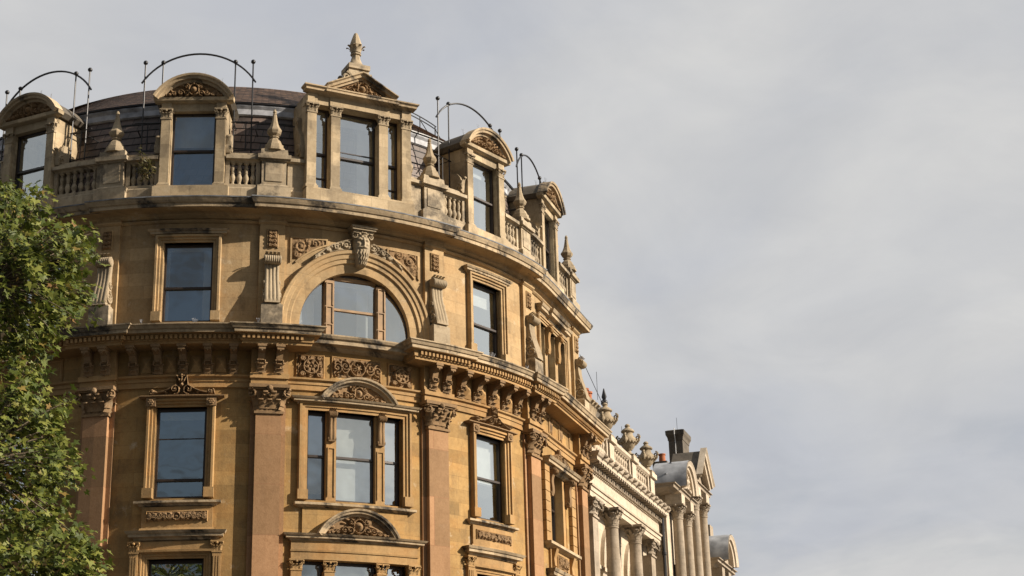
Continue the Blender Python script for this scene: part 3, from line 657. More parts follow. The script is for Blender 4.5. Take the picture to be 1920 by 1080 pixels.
# ---- lower-storey windows
def single_window(c, blind, bars=(), rail=12.5):
    o = architrave(BLD, c-0.72, c+0.72, LOW[0], LOW[1], 0.25, 0.0, proj=0.17)
    sash(o, c-0.70, c+0.70, LOW[0]+0.02, LOW[1]-0.02, -0.19, rail, blind=blind, bars=bars)
    # corner blocks with rosettes and the scrolled crest above
    m = MB()
    for sg in (-1, 1):
        x = c+sg*0.845; m.box(x-0.135, x+0.135, 0.0, 0.205, 13.84, 14.085)
        for k in range(6): a = k*pi/3; m.ball(x+0.055*cos(a), 0.21, 13.96+0.055*sin(a), 0.036, 6)
        m.ball(x, 0.215, 13.96, 0.035, 6)
    m.moulding(c-0.95, c+0.95, 0.0, [(0, 14.06), (0.19, 14.09), (0.25, 14.12), (0.25, 14.15), (0, 14.17)])
    m.build('lintel_block', 'carved_stone', o, smooth=40)
    t = MB(); cr = []; bl = [(0, 0.42, 0.10, 1.3, 5), (0, 0.56, 0.10, 1.3, 4), (0, 0.30, 0.07, 1.2, 0)]
    for sg in (-1, 1):
        cr += [spiral(sg*0.19, 0.16, 0.15, -pi/2, 1.5, -sg, 44), spiral(sg*0.82, 0.10, 0.09, 0, 1.4, sg, 30), np.stack([sg*np.linspace(0.2, 0.82, 30), 0.27*np.exp(-(np.linspace(0.2, 0.82, 30)/0.40)**2)+0.05], 1), np.stack([sg*np.linspace(0.06, 0.16, 12), np.linspace(0.40, 0.60, 12)], 1)]
        bl += [(sg*0.19, 0.16, 0.05, 1.3, 0), (sg*0.82, 0.10, 0.05, 1.3, 0), (sg*0.45, 0.08, 0.07, 1, 4), (sg*0.11, 0.62, 0.05, 1.1, 0)]
    tp = lambda x: 0.07+0.30*math.exp(-(x/0.40)**2)+(0.26 if abs(x) < 0.15 else 0)+(0.10 if 0.73 < abs(x) < 0.91 else 0)
    pl = [(c-0.93, 14.165)]+[(c+x, 14.165+tp(x)) for x in np.linspace(-0.93, 0.93, 41)]+[(c+0.93, 14.165)]
    t.prism(pl, 0.0, 0.07); relief(t, c, 14.165, 0.93, 0.7, 0.072, 0.11, (cr, bl), 0.036, top=tp, res=0.024, leafy=0.0)
    t.build('scrolled_crest', 'carved_stone', o, smooth=40)
    s = MB(); s.moulding(c-1.0, c+1.0, 0.0, [(0, 10.94), (0.08, 10.98), (0.11, 11.02), (0.20, 11.05), (0.20, 11.11), (0, 11.155)]); s.build('sill', 'weathered_trim', o)
    b = MB(); b.box(c-0.98, c+0.98, -0.02, 0.09, 10.36, 10.95); b.box(c-1.05, c+1.05, -0.02, 0.13, 10.26, 10.36, 0.03, 0.04); b.build('apron_block', 'golden_trim', o)
    carved_panel(o, c, 10.67, 0.82, 0.125, 0.09, pat_rinceau(0.82, 0.25), 0.026, 6, 0.05, 0.03)
    hood(BLD, c-1.06, c+1.06, 10.02, 10.26, 0.0, 0.32)
    # the next window down: only its head shows
    q = MB(); q.box(c-1.02, c+1.02, -0.02, 0.10, 9.72, 9.98); q.sweep(c-1.05, c+1.05, [(0.08, 9.66), (0.16, 9.68), (0.17, 9.74), (0.08, 9.76)]); q.build('lintel_band', 'golden_trim', BLD)
    w2 = architrave(BLD, c-0.78, c+0.78, LOW2[0], LOW2[1], 0.22, 0.0, proj=0.10)
    sash(w2, c-0.76, c+0.76, LOW2[0]+0.02, LOW2[1]-0.02, -0.27, 8.0)
    for sg in (-1, 1):
        m = MB(); x = c+sg*1.13; m.box(x-0.12, x+0.12, -0.02, 0.14, 6.0, 9.70)
        for k in range(3): m.box(x-0.09+0.07*k, x-0.05+0.07*k, 0.13, 0.165, 6.1, 9.55)
        small_capital(m, x, 0.14, 9.66, 9.98, 0.12); m.build('strip_pilaster', 'golden_trim', BLD, smooth=40)
single_window(BC[1], 0.10, (12.95,), 11.75); single_window(BC[3], 0.55)

def centre_window(c):
    o = architrave(BLD, c-1.50, c+1.50, LOW[0], LOW[1], 0.27, 0.0, proj=0.13, name='triple_window_surround')
    LI = ((-1.48, -0.92), (-0.62, 0.62), (0.92, 1.48))
    for (a, b), bl, sd in zip(LI, (0.9, 0.97, 0.45), (0.0, 0.0, 0.0)): sash(o, c+a, c+b, LOW[0]+0.02, LOW[1]-0.02, -0.24, 12.53, blind=bl, side=sd)
    for sg in (-1, 1):
        m = MB(); x = c+sg*0.77; m.box(x-0.15, x+0.15, -0.36, -0.04, LOW[0], LOW[1]); m.path([(x-0.08, 11.35), (x-0.08, 12.75), (x+0.08, 12.75), (x+0.08, 11.35)], [(0, -0.05), (0, -0.01), (0.03, -0.01), (0.03, -0.05)], closed=True)
        g = m.build('mullion', 'golden_trim', o); console(g, x, 12.95, 13.84, 0.20, -0.05, 0.22, 'carved_stone', flutes=2)
    # hood with the raised segmental pediment
    hood(o, c-1.72, c+1.72, 14.02, 14.19, 0.0, 0.30)
    seg_pediment(o, c, 14.19, 1.19, 0.68, 0.0, 0.34, 0.20, 'weathered_trim', 'carved_stone', amp=0.08, seed=8)
    s = MB(); s.moulding(c-1.66, c+1.66, 0.0, [(0, 10.96), (0.09, 10.99), (0.20, 11.04), (0.20, 11.11), (0, 11.15)]); s.build('sill', 'weathered_trim', o)
    b = MB(); b.box(c-1.62, c+1.62, -0.02, 0.06, 10.24, 10.97); b.build('apron_block', 'golden_ashlar', o)
    # the pediment of the window below
    hood(BLD, c-1.86, c+1.86, 10.02, 10.20, 0.0, 0.32)
    seg_pediment(BLD, c, 10.20, 1.22, 0.76, 0.05, 0.32, 0.20, 'weathered_trim', 'carved_stone', amp=0.09, seed=9)
    q = MB(); q.box(c-1.93, c+1.93, -0.02, 0.10, 9.49, 10.02); q.sweep(c-1.95, c+1.95, [(0.08, 9.70), (0.13, 9.71), (0.14, 9.76), (0.08, 9.77)]); q.build('lintel_band', 'golden_trim', BLD)
    for x, d in ((-1.78, 0.14), (-0.80, 0.02), (0.80, 0.02), (1.78, 0.14)):
        m = MB(); m.box(c+x-0.15, c+x+0.15, -0.36, d, 6.0, 9.20); small_capital(m, c+x, d, 9.18, 9.49, 0.15); m.build('strip_pilaster', 'golden_trim', BLD, smooth=40)
    for a, b in ((-1.62, -0.96), (-0.64, 0.64), (0.96, 1.62)): sash(BLD, c+a, c+b, LOW2[0]+0.02, LOW2[1]-0.02, -0.30, 8.0)
centre_window(BC[2])

def hooded_window(c):
    """end bays: deep single light under a bracketed hood, blocked jambs"""
    o = sash(BLD, c-0.72, c+0.72, LOW[0]+0.02, LOW[1]-0.02, -0.36, 12.5, name='window')
    m = MB()
    for sg in (-1, 1):
        m.box(c+sg*0.86-0.145, c+sg*0.86+0.145, -0.40, -0.02, LOW[0], LOW[1])
    m.build('deep_jamb', 'golden_trim', o)
    for sg in (-1, 1):
        m = MB()
        for k in range(8): m.box(c+sg*1.55-0.24, c+sg*1.55+0.24, -0.02, 0.14, LOW[0]-0.1+k*0.335, LOW[0]+0.21+k*0.335)
        m.build('blocked_jamb', 'golden_trim', o); console(o, c+sg*1.06, 12.70, 13.60, 0.22, 0.0, 0.34, 'carved_stone', flutes=2)
    hood(o, c-1.50, c+1.50, 13.62, 13.88, 0.0, 0.40)
    t = MB(); tp = lambda x: 0.06+0.36*max(0, 1-abs(x)/1.0)**0.8+(0.16 if abs(x) < 0.12 else 0); cs, bl = pat_rinceau(0.9, 0.34)
    t.prism([(c-0.95, 13.92)]+[(c+x, 13.92+tp(x)) for x in np.linspace(-0.95, 0.95, 31)]+[(c+0.95, 13.92)], 0.0, 0.1)
    relief(t, c, 13.92, 0.95, 0.5, 0.102, 0.10, ([k+np.array([0, 0.15]) for k in cs], [(a, b+0.15, r, h, n) for a, b, r, h, n in bl]), 0.035, top=tp); t.build('scrolled_crest', 'carved_stone', o, smooth=40)
    s = MB(); s.moulding(c-1.50, c+1.50, 0.0, [(0, 10.90), (0.12, 10.94), (0.28, 11.0), (0.28, 11.09), (0, 11.15)]); s.build('sill', 'weathered_trim', o)
    b = MB(); b.box(c-1.30, c+1.30, -0.02, 0.08, 10.26, 10.92)
    for sg in (-1, 1): b.side(c+sg*1.05-0.13, c+sg*1.05+0.13, [(0.07, 10.30), (0.18, 10.36), (0.16, 10.6), (0.26, 10.92), (0.07, 10.92)])
    b.build('apron_block', 'golden_trim', o)
    carved_panel(o, c, 10.60, 0.55, 0.20, 0.08, pat_rinceau(0.55, 0.36), 0.035, 11, 0.06, 0.04); hood(BLD, c-1.30, c+1.30, 9.92, 10.22, 0.0, 0.34)
    sash(BLD, c-1.6, c+1.6, LOW2[0]+0.02, LOW2[1]-0.02, -0.30, 8.0)
hooded_window(BC[4]); hooded_window(BC[0])
for i, c in enumerate(BC):
    hw = 0.78 if i % 2 else 1.58; sash(BLD, c-hw, c+hw, 1.22, 4.78, -0.30, 3.2)

# ---- upper storey: attic pilasters with consoles and carved panels
for c in PS:
    m = MB(); m.box(c-0.37, c+0.37, -0.02, 0.12, 16.12, 19.50); m.sweep(c-0.41, c+0.41, [(-0.02, 19.48), (0.14, 19.48), (0.20, 19.53), (0.21, 19.58), (-0.02, 19.60)]); m.box(c-0.37, c+0.37, -0.02, 0.13, 19.60, 19.80)
    o = m.build('attic_pilaster', 'upper_ashlar', BLD)
    carved_panel(o, c, 19.02, 0.135, 0.27, 0.12, pat_leafpanel(0.135, 0.27), 0.03, 12, 0.05, 0.03, fmat='upper_ashlar')
    m = MB(); m.box(c-0.30, c+0.30, 0.10, 0.46, 16.12, 16.86); m.box(c-0.27, c+0.27, 0.10, 0.43, 16.86, 16.92, 0.02, 0.02); m.build('console_plinth', 'grey_parapet', o)
    console(o, c, 16.90, 18.44, 0.42, 0.12, 0.34, buttress=True)
m = MB()
for a, b in zip([S_L]+[p+0.41 for p in PS], [p-0.41 for p in PS]+[S_R]): m.sweep(a, b, [(-0.02, 19.50), (0.04, 19.50), (0.09, 19.55), (0.09, 19.585), (-0.02, 19.60)])
m.build('string_course', 'upper_ashlar', BLD)
def upper_single(c, blind):
    o = architrave(BLD, c-0.73, c+0.73, 16.42, 18.88, 0.24, 0.0, 'upper_ashlar', 0.16); sash(o, c-0.72, c+0.72, 16.44, 18.87, -0.20, 17.50, blind=blind)
    hood(o, c-0.92, c+0.92, 19.06, 19.25, 0.0, 0.26)
    m = MB(); m.box(c-0.96, c+0.96, -0.02, 0.07, 18.99, 19.07); m.build('lintel_block', 'upper_ashlar', o)
upper_single(BC[1], 0.05); upper_single(BC[3], 0.25)
def upper_triple(c):
    o = architrave(BLD, c-1.52, c+1.52, 16.42, 18.70, 0.22, 0.0, 'upper_ashlar', 0.12, name='triple_window_surround')
    for a, b in ((-1.50, -0.78), (-0.46, 0.46), (0.78, 1.50)): sash(o, c+a, c+b, 16.44, 18.69, -0.32, 17.5)
    for sg in (-1, 1):
        m = MB(); x = c+sg*0.62; m.box(x-0.16, x+0.16, -0.38, -0.03, 16.42, 18.70); g = m.build('mullion', 'upper_ashlar', o); console(g, x, 17.75, 18.70, 0.22, -0.03, 0.26, 'golden_trim', flutes=2)
    hood(o, c-1.55, c+1.55, 18.95, 19.22, 0.0, 0.30); hood(o, c-0.62, c+0.62, 18.92, 19.24, 0.0, 0.44)
upper_triple(BC[0]); upper_triple(BC[4])

# ---- the half-round window
def arch_window(c):
    z = AZ; m = MB(step=0.6); pts = [(c-AR+0.05, 16.10)]+[(c-(AR-0.05)*cos(t), z+(AR-0.05)*sin(t)) for t in np.linspace(0, pi, 41)]+[(c+AR-0.05, 16.10)]
    m.path(pts, [(0.0, -0.30), (0, 0.0), (0.26, 0.03), (0.29, 0.09), (0.40, 0.10), (0.42, 0.14), (0.53, 0.16), (0.56, 0.21), (0.64, 0.22), (0.67, 0.18), (0.67, -0.02)])
    o = m.build('arch_surround', 'upper_ashlar', BLD, smooth=30)
    fn = flat(c); d = -0.30; R = AR-0.04
    f = MB(fn, 50); f.path([(c-R*cos(t), z+R*sin(t)) for t in np.linspace(0, pi, 41)], [(-0.06, d-0.06), (-0.06, d+0.03), (0.02, d+0.03), (0.02, d-0.06)])
    f.box(c-R, c+R, d-0.06, d+0.04, 16.08, 16.16); w = f.build('window', 'dark_joinery', o)
    zt = lambda x: z+sqrt(max(0, (R-0.05)**2-x*x))
    for a, b in ((-R+0.06, -0.98), (-0.68, 0.70), (0.98, R-0.06)):
        xs = np.linspace(a, b, 15); glass_pane(w, fn, 0, 0, d-0.01, 0, 0, [(c+a, 16.12), (c+b, 16.12)]+[(c+x, zt(x)) for x in xs[::-1]])
    room(w, fn, c-R, c+R, d-0.12, 16.05, 18.35, 0.0, 1.4, 0.0)
    bl = MB(fn, 50); bl.box(c-1.62, c-1.15, d-0.35, d-0.33, 16.1, 17.6); bl.box(c+1.05, c+1.66, d-0.35, d-0.33, 16.1, 17.8); bl.box(c+0.25, c+0.62, d-0.42, d-0.40, 16.1, 18.2); bl.box(c-0.62, c+0.64, d-0.30, d-0.28, 17.95, 18.3)
    bl.build('roller_blind', 'room_blind', w)
    for x in (-0.83, 0.84):
        t = MB(fn, 50); hh = sqrt(max(0, (R-0.05)**2-x*x))
        t.box(c+x-0.15, c+x+0.15, d-0.04, d+0.13, 16.10, z+hh-0.02)
        for a, b in ((16.18, 16.55), (16.63, 17.10), (17.18, z+hh-0.12)): t.path([(c+x-0.085, a), (c+x-0.085, b), (c+x+0.085, b), (c+x+0.085, a)], [(0, d+0.12), (0, d+0.16), (0.03, d+0.16), (0.03, d+0.12)], closed=True)
        t.build('timber_mullion', 'brown_joinery', w)
    for a, b in ((17.05, 17.12), (18.02, 18.12)): q = MB(fn, 50); q.box(c-0.68, c+0.69, d-0.05, d+0.05, a, b); q.build('transom', 'brown_joinery', w)
    # spandrel carvings
    for sg in (-1, 1):
        g = MB(); L, h = 0.50, 0.34; cx, cz = c+sg*1.56, 18.82
        xs = np.linspace(-L, L, 36); zs = np.linspace(-h, h, 26); X, Y = np.meshgrid(xs, zs); rr = np.hypot((cx+X)-c, (cz+Y)-z)
        cs = [spiral(sg*0.22, 0.08, 0.22, 0, 1.5, sg), spiral(sg*-0.2, 0.2, 0.12, 0, 1.3, -sg), spiral(sg*0.36, -0.2, 0.10, 0, 1.3, sg)]
        H = relief_height(X, Y, cs, 0.04, [(sg*0.22, 0.08, 0.1, 1.2, 5), (0, 0.2, 0.1, 1, 4), (sg*0.38, -0.02, 0.09, 1, 4)], 0.5, 3); H[0, :] = H[-1, :] = 0; H[:, 0] = H[:, -1] = 0
        H = np.where(rr > 2.74, H, -0.35); g.grid(cx+X, 0.012+0.07*H, cz+Y)
        p = g.build('spandrel_panel', 'carved_stone', o, smooth=40)
        a0 = math.atan2(18.48-z, 2.06); a1 = math.atan2(19.16-z, 1.06); ar = [(c+sg*2.74*cos(t), z+2.74*sin(t)) for t in np.linspace(a0, a1, 8)]
        k = MB(); k.path([(c+sg*2.08, z+2.74*sin(a0)), (c+sg*2.08, 19.17), (ar[-1][0], 19.17)]+ar[::-1], [(-0.025, -0.01), (-0.025, 0.05), (0.025, 0.05), (0.025, -0.01)], closed=True); k.build('panel_frame', 'upper_ashlar', p)
    # scrolled leafwork lying on the arch either side of the keystone
    for sg in (-1, 1):
        g = MB(); b = []; nx, ny = 40, 14; th = np.linspace(0.10, 0.62, nx); V = np.linspace(0, 1, ny)
        hw = lambda t: 0.34*max(0.0, 1-(t-0.10)/0.55)**0.8+0.03
        T, VV = np.meshgrid(th, V); HW = np.vectorize(hw)(T); r0 = AR+0.62; X = (T-0.10)*r0; Y = VV*HW
        cs = [spiral(0.16, 0.16, 0.14, 0, 1.6, 1), spiral(0.46, 0.13, 0.10, pi, 1.5, -1), spiral(0.72, 0.09, 0.07, 0, 1.4, 1), spiral(1.12, 0.07, 0.06, 0, 1.2, 1), np.stack([np.linspace(0, 1.2, 40), 0.33*(1-np.linspace(0, 1, 40))**0.8+0.02], 1)]
        H = relief_height(X, Y, cs, 0.035, [(0.16, 0.16, 0.05, 1.2, 0), (0.46, 0.13, 0.04, 1.2, 0), (0.3, 0.22, 0.07, 1, 4), (0.6, 0.16, 0.06, 1, 4), (0.93, 0.06, 0.05, 1, 4)], 0.4, 5)
        rr = r0+Y; g.grid(c+sg*rr*np.sin(T), 0.10+0.14*(0.35+0.65*H)*np.where((VV == 0) | (VV == 1), 0.0, 1), z+rr*np.cos(T)); g.build('arch_leafwork', 'carved_grey', o, smooth=40)
    # bearded mask keystone
    k = MB(fn); nx, ny = 29, 61; x = np.linspace(-1, 1, nx); y = np.linspace(0, 1, ny); X, Y = np.meshgrid(x, y)
    def gs(a, b, sa, sb): return np.exp(-((X-a)/sa)**2-((Y-b)/sb)**2)
    width = 0.13+0.14*np.clip(Y*2.2, 0, 1)**0.8
    dome = np.sqrt(np.clip(1-X**2, 0, 1))
    face = dome*(0.16+0.05*np.clip(Y*3, 0, 1))+0.07*gs(0, 0.60, 0.16, 0.10)+0.05*gs(0, 0.72, 0.10, 0.10)+0.045*(gs(-0.42, 0.76, 0.22, 0.03)+gs(0.42, 0.76, 0.22, 0.03))-0.05*(gs(-0.40, 0.705, 0.18, 0.03)+gs(0.40, 0.705, 0.18, 0.03))+0.03*(gs(-0.4, 0.70, 0.10, 0.015)+gs(0.4, 0.70, 0.10, 0.015))+0.04*(gs(-0.52, 0.62, 0.2, 0.05)+gs(0.52, 0.62, 0.2, 0.05))+0.05*(gs(-0.3, 0.525, 0.3, 0.025)+gs(0.3, 0.525, 0.3, 0.025))-0.035*gs(0, 0.49, 0.2, 0.012)
    face += np.where(Y < 0.50, 0.022*np.cos(X*17+np.sin(Y*40)*1.2)*np.clip((0.5-Y)*8, 0, 1), 0)+np.where(Y > 0.80, 0.03*np.cos(X*12)*np.cos((Y-0.8)*45), 0)
    D = 0.16+face; D[:, 0] = D[:, -1] = 0.02; D[0, :] = 0.02; k.grid(c+0.05+X*width, D, 18.40+Y*1.06)
    k.box(c-0.27, c+0.37, 0.0, 0.34, 19.42, 19.50, 0, 0); k.box(c-0.33, c+0.43, 0.0, 0.42, 19.50, 19.56); k.box(c-0.36, c+0.46, 0.0, 0.46, 19.56, 19.62)
    for sg in (-1, 1): k.volute(c+0.05+sg*0.24, 0.30, 19.34, 0.10, 0.3*sg, -sg, 1.4, 0.32); k.leaf(c+0.05+sg*0.16, 0.24, 19.12, sg*0.5, 0.18, 0.30, 0.12)
    k.leaf(c+0.05, 0.30, 19.16, 0, 0.2, 0.26, 0.10); k.build('mask_keystone', 'carved_grey', o, smooth=50)
arch_window(BC[2])

# ---- roof cornice in stepped lengths
def roof_cornice(s0, s1, D, l, r, dz=0.0):
    m = MB(); m.moulding(s0, s1, 0.0, [(0, 19.815+dz), (D-0.16, 19.815+dz), (D-0.155, 19.795+dz), (D-0.10, 19.795+dz), (D-0.10, 19.90+dz), (D-0.06, 19.92+dz), (D-0.01, 20.02+dz), (D, 20.04+dz), (D, 20.085+dz), (0, 20.17+dz)], l, r)
    o = m.build('roof_cornice', 'weathered_trim', BLD)
    b = MB(); b.moulding(s0, s1, 0.0, [(0, 19.62), (0.05, 19.63), (0.14, 19.70+dz), (0.16, 19.76+dz), (0.22, 19.785+dz), (D-0.158, 19.80+dz), (D-0.158, 19.825+dz), (0, 19.85)], l, r); b.build('bed_moulding', 'upper_ashlar', o)
    q = MB(); q.sweep(s0-(D if l else 0)+0.004, s1+(D if r else 0)-0.004, [(D-0.30, 20.118+dz), (D+0.008, 20.088+dz), (D+0.008, 20.06+dz), (D+0.014, 20.06+dz), (D+0.014, 20.098+dz), (D-0.30, 20.128+dz)]); q.build('lead_capping', 'dull_lead', o)
roof_cornice(S_L, -7.12, 0.62, False, False, -0.006); roof_cornice(-7.11, -2.28, 0.74, True, False, -0.003)
roof_cornice(-2.30, 2.39, 0.86, True, True); roof_cornice(2.37, 7.16, 0.74, False, True, -0.003); roof_cornice(7.14, S_R-0.05, 0.50, False, True, -0.006)

# ---- parapet: plinth course, pedestals with finials, balustrades between pedestals and dormers
DH = (1.13, 1.13, 1.78, 1.13, 1.13)                       # half widths of the dormer plinths
m = MB(); m.sweep(S_L, S_R, [(-0.35, 20.05), (0.10, 20.05), (0.10, 20.62), (0.07, 20.66), (-0.35, 20.66)]); m.build('parapet_plinth', 'grey_parapet', BLD)
for i, c in enumerate(PS):
    m = MB(flat(c)); m.box(c-0.50, c+0.50, -0.36, 0.22, 20.08, 20.70); m.box(c-0.46, c+0.46, -0.34, 0.19, 20.70, 20.78, 0.07, 0.07); m.box(c-0.37, c+0.37, -0.30, 0.12, 20.78, 21.56)
    m.box(c-0.26, c+0.26, 0.11, 0.145, 20.88, 21.48)
    m.box(c-0.42, c+0.42, -0.33, 0.17, 21.54, 21.59); m.box(c-0.50, c+0.50, -0.36, 0.25, 21.59, 21.72); m.box(c-0.42, c+0.42, -0.33, 0.17, 21.72, 21.93, 0.02, 0.02)
    o = m.build('pedestal', 'grey_parapet', BLD)
    f = MB(flat(c)); e = pi/8
    f.lathe(c, -0.07, [(0.34, 21.92), (0.34, 22.0), (0.30, 22.02), (0.29, 22.12), (0.25, 22.14), (0.20, 22.27), (0.12, 22.35), (0.12, 22.38), (0.15, 22.39), (0.15, 22.42), (0.11, 22.44)], 8, e)
    f.lathe(c, -0.07, [(0.11, 22.44), (0.19, 22.51), (0.225, 22.58), (0.235, 22.62), (0.225, 22.64), (0.16, 22.74), (0.115, 22.86), (0.085, 23.0), (0.062, 23.16), (0.062, 23.17)], 8, e)
    f.lathe(c, -0.07, [(0.05, 23.16), (0.07, 23.18), (0.05, 23.20), (0.045, 23.22), (0.065, 23.26), (0.05, 23.31), (0.02, 23.36)], 8)
    f.build('finial', 'carved_grey', o)
def balustrade(a, b, solid=None):
    """from a to b along the parapet"""
    m = MB()
    m.sweep(a, b, [(-0.26, 21.50), (0.00, 21.50), (0.03, 21.55), (0.15, 21.57), (0.15, 21.68), (0.10, 21.70), (-0.02, 21.71), (-0.02, 21.82), (-0.26, 21.82)])
    o = m.build('balustrade', 'grey_parapet', BLD); m = MB()
    m.sweep(a, b, [(-0.22, 20.64), (0.05, 20.64), (0.05, 20.76), (-0.22, 20.76)]); m.build('base_rail', 'grey_parapet', o)
    w = MB(); x0, x1 = a, b
    if solid == 'right': w.box(b-0.62, b, -0.20, 0.03, 20.75, 21.52); x1 = b-0.62
    if solid == 'left': w.box(a, a+0.62, -0.20, 0.03, 20.75, 21.52); x0 = a+0.62
    if solid == 'all': w.box(a, b, -0.20, 0.03, 20.75, 21.52); x0 = x1 = 0
    else:
        for x in (x0+0.05, x1-0.05): e = MB(); e.box(x-0.06, x+0.06, -0.19, 0.025, 20.755, 21.51); e.build('end_block', 'grey_parapet', o)
    if w.v: w.build('infill_wall', 'grey_parapet', o)
    if x1-x0 > 0.3:
        n = max(2, int(round((x1-x0-0.2)/0.215)))
        for k in range(n): baluster(o, x0+0.10+(x1-x0-0.20)*(k+0.5)/n, -0.08, 20.76, 21.51)
edges = []
for i, c in enumerate(BC):
    l0, l1 = PS[i]+0.42, c-DH[i]+0.12; r0, r1 = c+DH[i]-0.12, PS[i+1]-0.42
    balustrade(l0, l1, 'all' if i == 2 else None); balustrade(r0, r1, 'all' if i == 2 else None)

# ---- dormers
def dormer(c, blind, side=0.0):
    fn = flat(c); fr = 0.10
    m = MB(fn, 5); m.box(c-1.13, c+1.13, -0.5, fr+0.12, 20.14, 20.62); m.box(c-1.09, c+1.09, -0.5, fr+0.08, 20.62, 20.66)
    for sg in (-1, 1):                                     # cheeks and jambs
        m.side(c+sg*0.82-0.16, c+sg*0.82+0.16, [(-2.6, 20.5), (fr-0.08, 20.5), (fr-0.08, 23.42), (-2.6, 23.42)])
    m.box(c-0.70, c+0.70, -0.30, fr-0.06, 23.16, 23.42)
    o = m.build('dormer', 'dormer_stone', BLD)
    for sg in (-1, 1):
        p = MB(fn, 5); x = c+sg*0.83; p.box(x-0.185, x+0.185, -0.1, fr+0.06, 20.655, 20.72); p.box(x-0.165, x+0.165, -0.1, fr+0.04, 20.72, 20.78, 0.02, 0.02); p.box(x-0.14, x+0.14, -0.1, fr, 20.78, 22.90); p.box(x-0.15, x+0.15, -0.1, fr+0.01, 23.22, 23.43)
        g = p.build('pilaster', 'dormer_stone', o); q = MB(fn, 5); small_capital(q, x, fr, 22.89, 23.22, 0.145); q.build('capital', 'carved_grey', g, smooth=40)
    h = MB(fn, 5); h.moulding(c-0.98, c+0.98, 0.0, [(0, 23.40), (0.16, 23.42), (0.22, 23.45), (0.24, 23.55), (0, 23.56)]); h.build('dormer_cornice', 'dormer_stone', o)
    seg_pediment(o, c, 23.55, 1.22, 0.75, 0.05, 0.34, 0.24, 'weathered_trim', 'carved_stone', fn=fn, amp=0.10, seed=int(c*7)+99)
    r, cz, a = seg_arch(c, 23.55, 1.20, 0.71); v = MB(fn, 5)
    ring = lambda d, k: [(c+(r-k)*sin(t), d, cz+(r-k)*cos(t)) for t in np.linspace(-a, a, 17)]+[(c+1.08, d, 23.43), (c-1.08, d, 23.43)]
    v.rings([ring(0.02, 0), ring(-1.2, 0.0), ring(-3.0, 0.0)]); v.build('vault_roof', 'sooty_stone', o, smooth=30)
    for sg in (-1, 1):                                     # side scroll at the foot of each cheek
        s = MB(fn, 5); x = c+sg*1.06; s.side(x-0.07, x+0.07, [(-0.5, 21.8), (-0.02, 21.8), (-0.0, 22.05), (-0.10, 22.35), (-0.22, 22.5), (-0.5, 22.55)])
        for k in (-1, 1): s.volute(x+k*0.085, -0.16, 21.98, 0.16, pi/2, 1, 1.5, 0.22)
        s.leaf(x, -0.03, 21.84, 0, 0.2, 0.5, 0.07); s.build('side_scroll', 'carved_grey', o, smooth=40)
    sash(o, c-0.66, c+0.66, 20.70, 23.17, -0.18, 21.90, fn=fn, blind=blind, side=side)
    k = MB(fn, 5)
    for x, y, z, hh in ((c-0.9, -0.1, 24.0, 0.16), (c-0.35, 0.1, 24.27, 0.18), (c+0.25, 0.0, 24.3, 0.2), (c+0.8, 0.15, 24.05, 0.15)):
        for e in (-0.05, 0, 0.06): k.tube([(x, y, z-0.05), (x+e, y+e*0.6, z+hh)], 0.004, 3)
    k.build('bird_spikes', 'lead_flashing', o)
dormer(BC[0], 0.03); dormer(BC[1], 0.42); dormer(BC[3], 0.15, 0.16); dormer(BC[4], 0.5)
